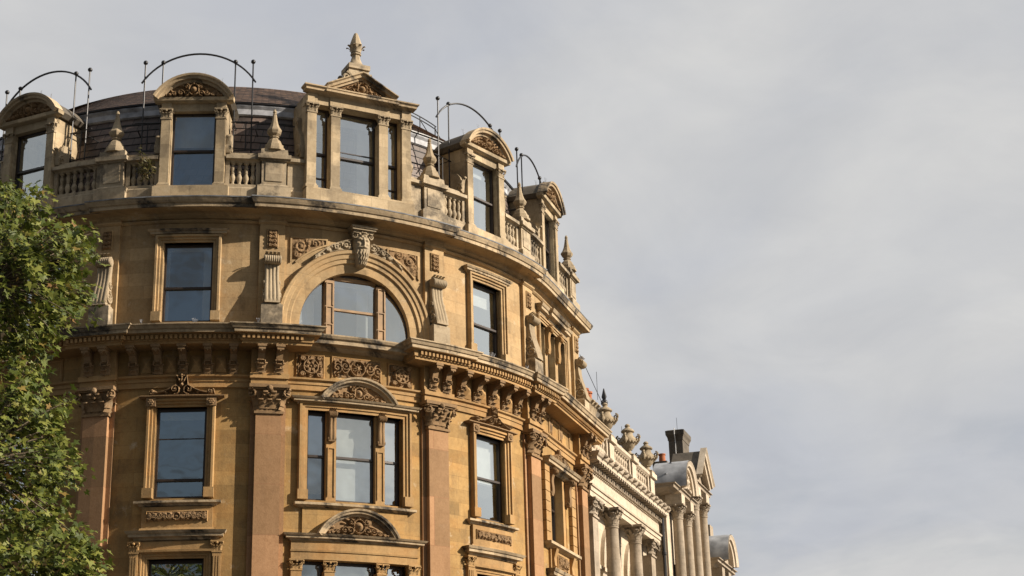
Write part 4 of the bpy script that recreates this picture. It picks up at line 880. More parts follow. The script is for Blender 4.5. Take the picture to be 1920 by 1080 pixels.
def centre_dormer(c):
    fn = flat(c); fr = 0.13; m = MB(fn, 5); m.box(c-1.78, c+1.78, -0.6, fr+0.14, 20.14, 20.68); m.box(c-1.75, c+1.75, -0.6, fr+0.10, 20.68, 20.74)
    for sg in (-1, 1): m.side(c+sg*1.56-0.15, c+sg*1.56+0.15, [(-2.8, 20.5), (fr-0.08, 20.5), (fr-0.08, 23.60), (-2.8, 23.60)])
    m.box(c-1.70, c+1.70, -2.8, fr-0.02, 23.58, 23.92); m.box(c-1.0, c+1.0, -0.5, fr+0.02, 23.60, 23.915)
    o = m.build('dormer', 'dormer_stone', BLD)
    for x in (-1.58, -0.80, 0.80, 1.58):
        p = MB(fn, 5); p.box(c+x-0.20, c+x+0.20, -0.36, fr+0.07, 20.74, 20.82); p.box(c+x-0.175, c+x+0.175, -0.36, fr+0.045, 20.82, 20.90, 0.02, 0.02); p.box(c+x-0.15, c+x+0.15, -0.36, fr, 20.90, 23.30)
        if abs(x) > 1: p.box(c+x-0.16, c+x+0.16, -0.3, fr+0.03, 23.59, 23.90)
        g = p.build('pilaster', 'dormer_stone', o); q = MB(fn, 5); small_capital(q, c+x, fr, 23.27, 23.59, 0.155); q.build('capital', 'carved_grey', g, smooth=40)
    h = MB(fn, 5); pf = [(0, 23.86), (0.10, 23.88), (0.16, 23.91), (0.30, 23.94), (0.30, 24.0), (0.36, 24.05), (0.36, 24.09), (0, 24.14)]
    h.moulding(c-1.56, c+1.56, 0.05, pf); h.box(c-1.60, c+1.60, -2.6, 0.04, 23.9, 24.12); h.build('dormer_cornice', 'weathered_trim', o)
    # triangular pediment, carving, and the stepped base of the finial
    t = MB(fn, 5); t.path([(c-1.12, 24.04), (c, 24.62), (c+1.12, 24.04)], [(0, 0.0), (0, 0.24), (0.06, 0.26), (0.07, 0.34), (0.14, 0.36), (0.17, 0.44), (0.20, 0.44), (0.21, -0.6), (0, -0.6)])
    t.moulding(c-0.86, c+0.86, 0.05, [(0, 23.865), (0.10, 23.885), (0.16, 23.915), (0.36, 23.945), (0.36, 24.01), (0, 24.03)])
    g = t.build('pediment', 'weathered_trim', o)
    b = MB(fn, 5); b.prism([(c-1.05, 24.02), (c, 24.60), (c+1.05, 24.02)], -0.5, 0.22); b.build('tympanum_ground', 'panel_ground', g)
    q = MB(fn); tp = lambda x: max(0.012, 0.54*(1-abs(x)/0.98)-0.02); relief(q, c, 24.04, 0.90, 0.5, 0.225, 0.09, pat_cartouche(0.85, 0.50), 0.030, top=tp, res=0.022); q.build('tympanum_carving', 'carved_stone', g, smooth=40)
    f = MB(fn, 5); e = -0.25
    f.prism([(c-0.86, 24.25), (c-0.78, 24.42), (c-0.62, 24.50), (c-0.54, 24.76), (c-0.36, 24.92), (c-0.32, 25.12), (c+0.32, 25.12), (c+0.36, 24.92), (c+0.54, 24.76), (c+0.62, 24.50), (c+0.78, 24.42), (c+0.86, 24.25)], e-0.28, e+0.28)
    for sg in (-1, 1):
        f.volute(c+sg*0.42, e+0.29, 24.76, 0.18, 0, sg, 1.5, 0.3); f.volute(c+sg*0.70, e+0.29, 24.42, 0.12, 0, sg, 1.5, 0.3)
        for k in range(4): f.ball(c+sg*(0.38+0.14*k), e, 24.98-0.17*k, 0.09, 7)
    f.box(c-0.36, c+0.36, e-0.34, e+0.34, 25.10, 25.26)
    u = f.build('finial_base', 'grey_parapet', o, smooth=30)
    f = MB(fn, 5); f.lathe(c, e, [(0.33, 25.24), (0.33, 25.29), (0.29, 25.32), (0.22, 25.40), (0.16, 25.54), (0.13, 25.66), (0.13, 25.70), (0.175, 25.72), (0.175, 25.76), (0.13, 25.79), (0.13, 25.84), (0.16, 25.98), (0.19, 26.05), (0.19, 26.08)], 8, pi/8)
    f.lathe(c, e, [(0.20, 26.06), (0.19, 26.12), (0.14, 26.28), (0.085, 26.44), (0.06, 26.50), (0.02, 26.53)], 8, pi/8)
    for k in range(8): a = k*pi/4+0.2; f.leaf(c+0.14*sin(a), e+0.14*cos(a), 25.80, a, 0.14, 0.22, 0.13, 0.06)
    f.build('finial', 'carved_grey', u, smooth=40)
    for x0, x1, bl, sd in ((-1.42, -0.94, 0.0, 0), (-0.66, 0.66, 0.12, 0.34), (0.94, 1.42, 0, 0)): sash(o, c+x0, c+x1, 20.78, 23.58, -0.26, 22.05, fn=fn, blind=bl, side=sd, bars=(21.25,) if abs(x0) > 0.7 else (22.25,))
    for sg in (-1, 1):
        s = MB(fn, 5); x = c+sg*1.78; s.side(x-0.07, x+0.07, [(-0.6, 21.8), (-0.10, 21.8), (-0.06, 22.1), (-0.16, 22.5), (-0.42, 22.9), (-0.48, 23.3), (-0.6, 23.3)])
        for k in (-1, 1): s.volute(x+k*0.085, -0.27, 22.06, 0.19, pi/2, 1, 1.5, 0.22); s.volute(x+k*0.085, -0.46, 23.10, 0.12, pi/2, 1, 1.5, 0.22)
        s.build('side_scroll', 'carved_grey', o, smooth=40)
    k = MB(fn, 5)
    for x, z in ((-1.75, 24.12), (-1.1, 24.15), (1.7, 24.12), (1.2, 24.2), (0.6, 24.45)):
        for q in (-0.05, 0.02, 0.07): k.tube([(c+x, 0.2, z-0.04), (c+x+q, 0.2+q, z+0.16)], 0.004, 3)
    k.build('bird_spikes', 'lead_flashing', o)
centre_dormer(BC[2])

# ---- mansard roof: coursed slates, lead roll, upper slope, leads
def slope(d0, z0, d1, z1, n, lap):
    pf = [(d0-0.12, z0)]
    for k in range(n):
        a, b = k/n, (k+1)/n; pf += [(d0+(d1-d0)*a+lap*0.6, z0+(z1-z0)*a+lap*0.2), (d0+(d1-d0)*b+0.0, z0+(z1-z0)*b)]
    return pf
m = MB(step=0.6); pf = slope(-0.62, 20.60, -1.16, 23.62, 12, 0.028)+[(-2.4, 23.62), (-2.4, 20.6)]; m.sweep(S_L+0.05, S_R-0.6, pf); ROOF = m.build('mansard_roof', 'big_slates', BLD)
m = MB(step=0.6); m.sweep(S_L+0.04, S_R-0.58, [(-1.12, 23.58), (-1.07, 23.62), (-1.08, 23.80), (-1.02, 23.90), (-1.04, 23.96), (-1.4, 23.98), (-1.6, 23.58)]); m.build('lead_flashing', 'lead_flashing', ROOF)
m = MB(step=0.6); m.sweep(S_L+0.03, S_R-0.55, [(-1.05, 23.93), (-0.98, 23.96), (-0.98, 24.0), (-1.2, 24.02)]); m.build('eaves_gutter', 'black_iron', ROOF)
m = MB(step=0.6); pf = slope(-0.98, 24.0, -3.0, 25.52, 15, 0.03)+[(-3.4, 25.5), (-3.4, 24.0)]; m.sweep(S_L+0.02, S_R-0.6, pf); m.build('upper_slope', 'small_slates', ROOF)
m = MB(step=0.6); m.sweep(S_L, S_R-0.6, [(-3.0, 25.40), (-3.04, 25.515), (-9.0, 25.56), (-9.0, 25.3)]); m.build('flat_lead_top', 'dull_lead', ROOF)
# ---- iron hoops over the dormers, with ball-topped standards and rails
def guard(c):
    fn = flat(c); d = -0.55; m = MB(fn, 5); r, cz, a = seg_arch(c, 24.42, 1.76, 1.0)
    m.tube([(c+r*sin(t), d, cz+r*cos(t)) for t in np.linspace(-a, a, 25)], 0.032, 6); o = m.build('guard_hoop', 'black_iron', BLD)
    for x in (-1.67, -1.12, 1.12, 1.67):
        p = MB(fn, 5); p.tube([(c+x, d, 20.7), (c+x, d, 25.08)], 0.024, 6); p.ball(c+x, d, 25.13, 0.075, 8); p.build('standard', 'black_iron', o, smooth=60)
    for sg in (-1, 1):
        q = MB(fn, 5)
        for z in (22.1, 23.05): q.tube([(c+sg*1.05, d+0.02, z), (c+sg*1.9, d+0.02, z)], 0.02, 5)
        q.tube([(c+sg*1.5, d+0.02, 22.08), (c+sg*1.5, d+0.02, 23.07)], 0.02, 5); q.tube([(c+sg*1.12, d, 23.05), (c+sg*1.12, d-0.6, 23.05)], 0.02, 5); q.tube([(c+sg*1.80, d, 22.8), (c+sg*1.80, d-0.5, 22.8)], 0.02, 5); q.build('guard_rail', 'black_iron', o)
for i in (0, 1, 3, 4): guard(BC[i])
for a, b in ((PS[1]+1.0-3.3, PS[1]+1.2), (PS[2]-1.2, PS[2]+0.72), (PS[3]-0.72, PS[3]+1.0)):
    for z in (23.10,): m = MB(step=0.4); m.tube([(a+(b-a)*k/6, -0.62, z) for k in range(7)], 0.022, 5); m.build('safety_rail', 'black_iron', BLD)
# walkway rail along the leads on the right
m = MB(step=0.4); x0, x1 = 1.9, 7.2; q = np.linspace(x0, x1, 13)
for z in (25.95, 26.07): m.tube([(s, -3.1, z-0.05) for s in q], 0.022, 5)
for s in (3.0, 4.4, 5.8, 7.1): m.tube([(s, -3.1, 25.4), (s, -3.1, 26.0)], 0.022, 5); m.tube([(s+0.5, -2.9, 25.3), (s, -3.1, 25.9)], 0.016, 5)
m.build('walkway_rail', 'black_iron', BLD)

# ---- things rooted or standing on the corner building
def weed():
    fn = flat(-6.4); m = MB(fn); lf = MB(fn); g = np.random.default_rng(21); T = empty('weed', P(-6.35, 0.15, 20.7), None, 'straggly green weed growing out of the stone balustrade under the slate roof', 'plant')
    for k in range(11):
        s0, z0 = -6.55+g.uniform(0, .35), 20.75+g.uniform(0, .7); a = g.uniform(-0.5, 1.5); L = g.uniform(0.4, 1.0)
        p = [(s0, 0.16, z0)]
        for j in range(1, 6): t = j/5; p.append((s0+L*0.6*t*sin(a)+g.normal(0, .02), 0.18+0.15*t, z0+L*t*0.75*abs(cos(a))-0.35*L*t*t*(k % 2)))
        m.tube(p, 0.008, 4, 0.004)
        for q in p[1:]:
            for _ in range(4):
                c = np.array(q)+g.normal(0, .06, 3); w = g.uniform(.025, .05); u = g.normal(0, 1, 3); u /= np.linalg.norm(u); v = np.cross(u, g.normal(0, 1, 3)); v /= np.linalg.norm(v)
                lf.quad(tuple(c-u*w*1.6), tuple(c-v*w*.6), tuple(c+u*w*1.6), tuple(c+v*w*.6))
    m.build('stem', 'dry_stem', T); o = lf.build('leaves', 'weed_leaves', T)
weed()

# ================================================================== THE PORTLAND STONE NEIGHBOUR
NB = empty('balustraded_building', P(19, 0, 0), None, 'pale stone building with a balustrade topped by urns, beside the golden corner building', 'building')
N0, N1 = 13.92, 25.15
m = MB(step=2); nops = []
for c, hw in ((15.75, 0.62), (18.62, 1.15), (22.2, 1.15)): nops += [(c-hw*0.62, c+hw*0.62, 8.2, 11.1), (c-hw*0.7, c+hw*0.7, 3.2, 7.0)]
wall_cells(m, N0, N1, 0, 13.7, nops, 0.4, -0.40); m.box(N0, N1, -6.0, -1.8, 0, 15.3); m.quad((N0, -.4, 0), (N0, -.4, 13.7), (N0, -3, 13.7), (N0, -3, 0)); m.quad((N1, -.4, 0), (N1, -3, 0), (N1, -3, 13.7), (N1, -.4, 13.7)); m.build('wall', 'portland_stone', NB)
def column(parent, c, d, z0, z1, zc, r, mat='portland_grey', cmat='portland_grey'):
    fn = flat(c); m = MB(fn); m.lathe(c, d, [(r*1.18, z0), (r*1.18, z0+0.1), (r*1.02, z0+0.2)]+[(r*(1.02-0.14*t**1.6), z0+0.2+(z1-z0-0.3)*t) for t in np.linspace(0, 1, 9)]+[(r*0.98, z1-0.08), (r*0.98, z1-0.03), (r*0.86, z1)], 20)
    o = m.build('column', mat, parent, smooth=40); q = MB(fn); h = zc-z1
    q.lathe(c, d, [(r*0.84, z1-0.01), (r*0.86, z1+h*0.5), (r*1.1, z1+h*0.85), (r*1.15, z1+h*0.88)], 16); a = r*1.45; q.box(c-a, c+a, d-a, d+a, zc-h*0.13, zc)
    for k in range(8):
        t = 2*pi*k/8; q.leaf(c+r*0.86*sin(t), d+r*0.86*cos(t), z1, t, r*0.72, h*0.46, r*0.38, 0.07)
        t += pi/8; q.leaf(c+r*0.88*sin(t), d+r*0.88*cos(t), z1+h*0.12, t, r*0.72, h*0.62, r*0.48, 0.08)
    for k in range(4):
        t = pi/4+k*pi/2; q.volute(c+r*1.25*sin(t), d+r*1.25*cos(t), zc-h*0.28, r*0.42, t+pi/2, 1, 1.4, 0.32); t += pi/4; q.ball(c+r*1.38*sin(t), d+r*1.38*cos(t), zc-h*0.08, r*0.22, 6)
    q.build('capital', cmat, o, smooth=40); return o
for c in (16.8, 20.45): column(NB, c, 0.24, 7.2, 12.95, 13.60, 0.27)
for c in (14.80, 24.0):
    m = MB(); m.box(c-0.36, c+0.36, -0.41, 0.14, 7.2, 12.97); o = m.build('pilaster', 'portland_grey', NB); capital(o, c, 0.14, 12.95, 13.60, 0.36, 'portland_grey')
m = MB(step=2); m.box(N0, N1, -0.6, 0.22, 13.60, 13.80); m.box(N0, N1, -0.6, 0.26, 13.80, 13.96); m.sweep(N0, N1, [(-0.6, 13.95), (0.31, 13.97), (0.33, 14.03), (0.2, 14.05), (0.2, 14.52), (-0.6, 14.52)])
m.build('entablature', 'portland_stone', NB)
m = MB(step=2); m.moulding(N0+0.2, N1-0.35, 0.18, [(0, 14.50), (0.06, 14.52), (0.06, 14.70), (0.13, 14.72), (0.13, 14.78), (0.42, 14.84), (0.42, 14.96), (0.48, 15.0), (0.54, 15.10), (0.54, 15.13), (0, 15.18)]); m.box(N0, N1, -0.8, 0.2, 14.52, 15.15); CN = m.build('cornice', 'portland_stone', NB)
m = MB(step=2)
for k in range(int((N1-N0)/0.22)): x = N0+0.1+0.22*k; m.box(x, x+0.12, 0.22, 0.335, 14.54, 14.70)
for k in range(int((N1-N0)/0.33)): x = N0+0.1+0.33*k; m.box(x, x+0.14, 0.3, 0.60, 14.745, 14.84)
m.build('dentil_course', 'portland_grey', CN)
m = MB(step=2)
for k in range(15): x = N0+0.5+0.74*k; m.ball(x, 0.72, 15.08, 0.10, 8); m.ball(x, 0.80, 15.05, 0.05, 6); m.box(x-0.26, x+0.26, 0.5, 0.70, 15.1, 15.16)
m.build('lion_head_course', 'portland_grey', CN)
m = MB(step=2); m.sweep(N0, N1, [(-0.1, 15.13), (0.36, 15.13), (0.36, 15.36), (0.32, 15.40), (-0.1, 15.40)]); m.build('parapet_plinth', 'portland_stone', NB)
UR = (16.95, 20.5, 23.7)
def nbal(a, b):
    m = MB(step=3); m.sweep(a, b, [(0.02, 16.16), (0.28, 16.16), (0.36, 16.24), (0.36, 16.36), (0.02, 16.38)]); m.box(a, a+0.16, 0.04, 0.30, 15.39, 16.17); m.box(b-0.16, b, 0.04, 0.30, 15.39, 16.17); o = m.build('balustrade', 'portland_stone', NB)
    n = max(2, int((b-a-0.32)/0.30))
    for k in range(n): baluster(o, a+0.16+(b-a-0.32)*(k+0.5)/n, 0.17, 15.40, 16.16, 'portland_stone', 1.25)
for a, b in ((N0+0.05, UR[0]-0.42), (UR[0]+0.42, UR[1]-0.42), (UR[1]+0.42, UR[2]-0.42)): nbal(a, b)
for c in UR:
    fn = flat(c); m = MB(fn); m.box(c-0.40, c+0.40, -0.1, 0.40, 15.14, 15.40); m.box(c-0.34, c+0.34, -0.05, 0.36, 15.40, 16.17); m.box(c-0.44, c+0.44, -0.14, 0.46, 16.17, 16.38); p = m.build('pedestal', 'portland_stone', NB)
    u = MB(fn); d = 0.16; u.box(c-0.26, c+0.26, d-0.26, d+0.26, 16.38, 16.48)
    u.lathe(c, d, [(0.24, 16.47), (0.22, 16.52), (0.12, 16.58), (0.10, 16.66), (0.14, 16.70), (0.22, 16.78), (0.30, 16.92), (0.35, 17.06), (0.35, 17.14), (0.30, 17.20), (0.24, 17.26), (0.20, 17.34), (0.20, 17.40), (0.27, 17.44), (0.28, 17.48), (0.20, 17.56), (0.10, 17.62), (0.09, 17.66), (0.12, 17.70), (0.08, 17.76), (0.02, 17.79)], 16)
    for k in range(10): a = k*pi/5; u.leaf(c+0.13*sin(a), d+0.13*cos(a), 16.70, a, 0.17, 0.34, 0.22, 0.05)
    for k in range(16):
        a = k*pi/8; u.ball(c+0.35*sin(a), d+0.35*cos(a), 17.06-0.07*abs(sin(2*a)), 0.065, 6)
    for a in (0, pi/2, pi, -pi/2):
        x, y = sin(a), cos(a); u.volute(c+0.40*x, d+0.40*y, 17.20, 0.11, a+pi/2, 1, 1.4, 0.34); u.ball(c+0.36*x, d+0.36*y, 17.08, 0.09, 7); u.tube([(c+0.36*x, d+0.36*y, 16.95), (c+0.45*x, d+0.45*y, 17.06), (c+0.47*x, d+0.47*y, 17.22)], 0.045, 6)
    u.build('urn', 'carved_grey', p, smooth=45)
for c, hw in ((15.75, 0.62), (18.62, 1.15), (22.2, 1.15)):       # arched heads with fan and impost
    d = -0.40; zc = 11.55; m = MB(step=2)
    for r, w, q in ((hw*1.0, 0.16, 0.16), (hw*0.78, 0.13, 0.10), (hw*0.58, 0.10, 0.05)): m.path([(c-r*cos(t), zc+r*1.35*sin(t)) for t in np.linspace(0, pi, 25)], [(0, d-0.02), (0, d+q), (w*0.5, d+q+0.03), (w, d+q), (w, d-0.02)])
    o = m.build('arched_head', 'portland_stone', NB, smooth=30); f = MB(step=2)
    for k in range(9):
        t = pi*(k+0.5)/9; f.leaf(c-0.08*cos(t), d+0.02, zc, 0, 0.05, 0.1, 0.05); f.tube([(c-r2*cos(t), d+0.04, zc+r2*1.3*sin(t)) for r2 in (hw*0.12, hw*0.55)], 0.05, 5, 0.09)
    f.build('shell_carving', 'portland_stone', o, smooth=40); i = MB(step=2)
    for sg in (-1, 1): i.moulding(c+sg*hw*0.98-0.18, c+sg*hw*0.98+0.18, d, [(0, 11.18), (0.10, 11.22), (0.16, 11.34), (0.24, 11.36), (0.24, 11.50), (0, 11.53)]); i.box(c+sg*hw*0.95-0.13, c+sg*hw*0.95+0.13, d-0.02, d+0.14, 8.0, 11.18)
    i.build('impost', 'portland_stone', o); sash(o, c-hw*0.6, c+hw*0.6, 8.25, 11.08, -0.7, 9.6); sash(NB, c-hw*0.68, c+hw*0.68, 3.25, 6.95, -0.7, 5)
    k = MB(step=2); console(o, c, 12.75, 13.5, 0.34, d+0.05, 0.36, 'portland_grey', flutes=2, name='keystone')
m = MB(step=2); m.tube([(25.27, 0.34, z) for z in (0.2, 5, 10, 14.9)], 0.07, 8)
for z in (9.5, 11.5, 13.2): m.lathe(25.27, 0.34, [(0.09, z), (0.10, z+0.03), (0.10, z+0.12), (0.09, z+0.15)], 8)
m.build('drainpipe', 'black_iron', NB)
m = MB(step=3); m.box(N0+0.1, N1, -5.5, -0.75, 15.15, 15.5); m.build('roof', 'lead_sheet', NB)
m = MB(); m.box(20.4, 22.3, -2.3, -1.3, 15.2, 18.75); m.box(20.3, 22.4, -2.4, -1.2, 18.75, 18.95); o = m.build('chimney_stack', 'sooty_stone', NB)
for c in (20.8, 21.4, 21.95): q = MB(); q.lathe(c, -1.8, [(0.17, 18.93), (0.16, 19.3), (0.15, 19.62), (0.19, 19.64), (0.19, 19.72), (0.14, 19.72)], 12); q.build('chimney_pot', 'terracotta', o, smooth=40)
m = MB(); c, d = 19.7, -0.55; m.tube([(c, d, 15.3), (c, d, 18.9)], 0.045, 6); m.ball(c, d, 18.55, 0.15, 8); m.lathe(c, d, [(0.05, 18.0), (0.12, 18.05), (0.05, 18.2)], 8); m.lathe(c, d, [(0.07, 18.7), (0.11, 18.8), (0.02, 19.15)], 8); m.tube([(c-0.5, d, 18.5), (c+0.4, d, 18.62)], 0.03, 5); m.tube([(c-0.5, d, 18.5), (c-3.5, d, 19.6)], 0.014, 4); m.build('iron_finial', 'black_iron', NB, smooth=40)
m = MB(); m.tube([(20.4, -1.0, 18.9), (20.4, -1.0, 20.1)], 0.012, 4); m.tube([(23.9, -0.9, 15.4), (23.9, -0.9, 18.6)], 0.012, 4); m.build('aerial', 'black_iron', NB)
m = MB(flat(15.4)); m.box(14.2, 15.2, -0.8, 0.2, 16.3, 17.15); m.side(14.0, 15.3, [(-0.7, 17.15), (0.25, 17.15), (0.3, 17.3), (-0.7, 17.4)])
for k in range(3): m.leaf(14.3+0.4*k, 0.2, 16.7, 0, 0.4, 0.5, 0.2); m.volute(15.24, -0.1, 16.75, 0.28, pi/2, 1, 1.5, 0.25)
m.build('end_scroll', 'carved_grey', BLD, smooth=40)

# ================================================================== THE GABLED BUILDING BEYOND
GB = empty('gabled_building', P(30, 0, 0), None, 'pale building with an arched and a pointed gable and a tall dark chimney', 'building')
G0, G1 = 25.40, 34.4
m = MB(step=3); m.box(G0, G1, -6, 0.0, 0, 15.6); m.box(25.7, 28.0, -1, 0.42, 0, 15.3); m.box(29.9, 32.2, -1, 0.42, 0, 16.6); m.box(28.0, 29.9, -1, 0.05, 15.6, 16.3); m.build('wall', 'portland_stone', GB)
def gable_bay(c, zt, kind):
    for x in (-0.95, 0.95):
        column(GB, c+x, 0.72, 6.5, zt-1.25, zt-0.70, 0.25)
        m = MB(step=3); m.box(c+x-0.34, c+x+0.34, 0.3, 1.02, zt-0.70, zt-0.26); m.build('entablature_block', 'portland_stone', GB); m = MB(step=3); m.box(c+x-0.30, c+x+0.30, 0.3, 0.98, 5.8, 6.5); m.build('column_base', 'portland_stone', GB)
    m = MB(step=3); m.moulding(c-1.1, c+1.1, -0.3, [(0, zt-0.28), (0.9, zt-0.26), (1.0, zt-0.2), (1.2, zt-0.14), (1.22, zt-0.02), (1.3, zt), (1.3, zt+0.04), (0, zt+0.06)]); m.box(c-1.2, c-0.2, -0.3, 0.6, zt-0.9, zt-0.26); m.box(c+0.2, c+1.2, -0.3, 0.6, zt-0.9, zt-0.26); m.build('entablature', 'portland_grey', GB)
    m = MB(step=3)
    if kind == 'arch':
        A = lambda r: [(c-r*cos(t), zt+0.05+r*1.06*sin(t)) for t in np.linspace(0, pi, 21)]
        m.path(A(0.95), [(0, 0.5), (0, 1.1), (0.10, 1.14), (0.12, 1.22), (0.22, 1.24), (0.30, 1.3), (0.32, 1.3), (0.32, 0.5)]); o = m.build('arched_gable', 'portland_stone', GB, smooth=30)
        q = MB(step=3); q.prism(A(1.0)+[(c+0.99, zt-0.1), (c-0.99, zt-0.1)], -0.5, 0.85); q.build('tympanum', 'portland_grey', o)
        q = MB(step=3); a = A(1.285); q.rings([[(s, d, z+0.012) for s, z in a] for d in (1.26, 0.5, -0.25)], close=False)
        for k in (3, 7, 13): q.box(a[k][0]-0.03, a[k][0]+0.03, 0.2+0.1*k/3, 0.3+0.1*k/3, a[k][1], a[k][1]+0.05)
        q.build('lead_roof', 'lead_sheet', o, smooth=40)
        k = MB(step=3); relief(k, c, zt+0.08, 0.9, 0.9, 0.86, 0.14, pat_cartouche(0.85, 0.85), 0.06, top=lambda x: max(0.02, 0.95*sqrt(max(0, 1-(x/0.97)**2)))); k.build('tympanum_carving', 'portland_stone', o, smooth=40)
    else:
        m.path([(c-1.3, zt+0.0), (c, zt+1.32), (c+1.3, zt+0.0)], [(0, 0.4), (0, 1.1), (0.10, 1.14), (0.12, 1.22), (0.22, 1.24), (0.30, 1.32), (0.32, 1.32), (0.32, 1.02), (0.0, 1.0)]); o = m.build('pointed_gable', 'portland_stone', GB)
        q = MB(step=3); q.prism([(c-1.25, zt-0.05), (c, zt+1.25), (c+1.25, zt-0.05)], -0.4, 0.8); q.build('tympanum', 'portland_grey', o)
        q = MB(step=3); q.rings([[(c-1.5, d, zt+0.09), (c, d, zt+1.63), (c+1.5, d, zt+0.09)] for d in (1.0, 0.4, -0.3)], close=False); q.build('gable_roof', 'sooty_stone', o)
gable_bay(27.6, 16.25, 'arch'); gable_bay(31.4, 17.35, 'point')
for sg in (-1, 1):                                       # scrolls sweeping up to the pointed gable
    m = MB(step=3); x = 29.0; m.path([(x+0.9*t, 15.9+1.5*t**2.2) for t in np.linspace(0, 1, 9)], [(0, 0.0), (0, 0.55), (0.22, 0.55), (0.22, 0.0)])
m.build('scroll_buttress', 'portland_stone', GB)
m = MB(step=3); m.box(25.35, 25.62, -0.3, 0.30, 10.0, 14.6); m.path([(25.42, 10.4), (25.42, 14.2), (25.56, 14.2), (25.56, 10.4)], [(0, 0.29), (0, 0.36), (0.02, 0.36), (0.02, 0.29)], closed=True); m.side(25.35, 25.75, [(-0.2, 9.6), (0.5, 9.75), (0.55, 10.0), (-0.2, 10.0)]); m.build('end_panel', 'portland_stone', GB)
for c in (27.3, 31.4): sash(GB, c-0.55, c+0.55, 9.0, 13.0, 0.50, 11, name='window')
m = MB(step=3); a, b = 34.6, 36.1; m.box(a, b, -1.15, -0.45, 14.5, 20.0); m.rings([[(a-p, -1.15-p, z), (b+p, -1.15-p, z), (b+p, -0.45+p, z), (a-p, -0.45+p, z)] for p, z in ((0.0, 20.0), (0.0, 20.40), (0.03, 20.43), (0.03, 20.50), (0.05, 20.58), (0.11, 20.70), (0.12, 20.90), (0.0, 20.95))])
ch = m.build('chimney_stack', 'sooty_stone', GB); q = MB(step=3); q.box(32.5, 33.4, -1.55, -0.85, 15.4, 18.95); q2 = q.build('low_stack', 'sooty_stone', GB); q = MB(step=3); q.lathe(32.9, -1.15, [(0.17, 18.94), (0.16, 19.15), (0.15, 19.3), (0.18, 19.32), (0.18, 19.38), (0.13, 19.38)], 12); q.build('chimney_pot', 'terracotta', q2, smooth=40); m = MB(step=3); m.tube([(a-0.03, -0.8, 15), (a-0.03, -0.8, 20.4), (a-0.15, -0.8, 20.7), (a-0.14, -0.8, 21.0)], 0.025, 5); m.build('lightning_strip', 'white_pipe', ch); m = MB(step=3); m.tube([(a+0.6, -0.8, 20.9), (a+0.6, -0.8, 21.7)], 0.012, 4); m.build('aerial', 'black_iron', ch)

# ================================================================== THE LAST HOUSE IN VIEW
FB = empty('far_building', P(37, 0, 0), None, 'farthest pale building in the row, with a single lead covered round gable', 'building')
m = MB(step=3); m.box(34.6, 44, -6, -0.05, 0, 14.2); m.box(35.5, 37.9, -1, 0.35, 0, 13.6); m.build('wall', 'portland_stone', FB)
c, zt = 36.7, 14.45; m = MB(step=3)
for x in (-0.85, 0.85):
    m.box(c+x-0.28, c+x+0.28, 0.2, 0.85, 5, 13.2); m.box(c+x-0.36, c+x+0.36, 0.2, 0.95, 13.2, 13.5); m.box(c+x-0.33, c+x+0.33, 0.2, 0.9, 13.5, 14.2)
m.build('pilaster', 'portland_grey', FB)
m = MB(step=3); m.moulding(c-1.05, c+1.05, -0.3, [(0, zt-0.3), (0.95, zt-0.28), (1.05, zt-0.2), (1.22, zt-0.14), (1.22, zt-0.02), (1.32, zt), (1.32, zt+0.04), (0, zt+0.06)]); m.build('entablature', 'portland_grey', FB)
A = lambda r: [(c-r*cos(t), zt+0.05+r*1.06*sin(t)) for t in np.linspace(0, pi, 21)]
m = MB(step=3); m.path(A(1.0), [(0, 0.5), (0, 1.1), (0.10, 1.14), (0.12, 1.22), (0.22, 1.24), (0.30, 1.3), (0.32, 1.3), (0.32, 0.5)]); o = m.build('arched_gable', 'portland_stone', FB, smooth=30)
m = MB(step=3); m.prism(A(1.04)+[(c+1.03, zt-0.1), (c-1.03, zt-0.1)], -0.4, 0.85); m.build('tympanum', 'portland_grey', o)
m = MB(step=3); m.rings([[(s, d, z+0.012) for s, z in A(1.335)] for d in (1.26, 0.5, -0.2)], close=False); m.build('lead_roof', 'lead_sheet', o, smooth=40)
m = MB(step=3); m.box(37.9, 38.7, -0.5, 0.0, 14.1, 16.75); o = m.build('chimney_stack', 'portland_grey', FB); m = MB(step=3); m.tube([(38.1, -0.2, 16.7), (37.7, -0.2, 17.6)], 0.015, 4); m.build('aerial', 'black_iron', o)

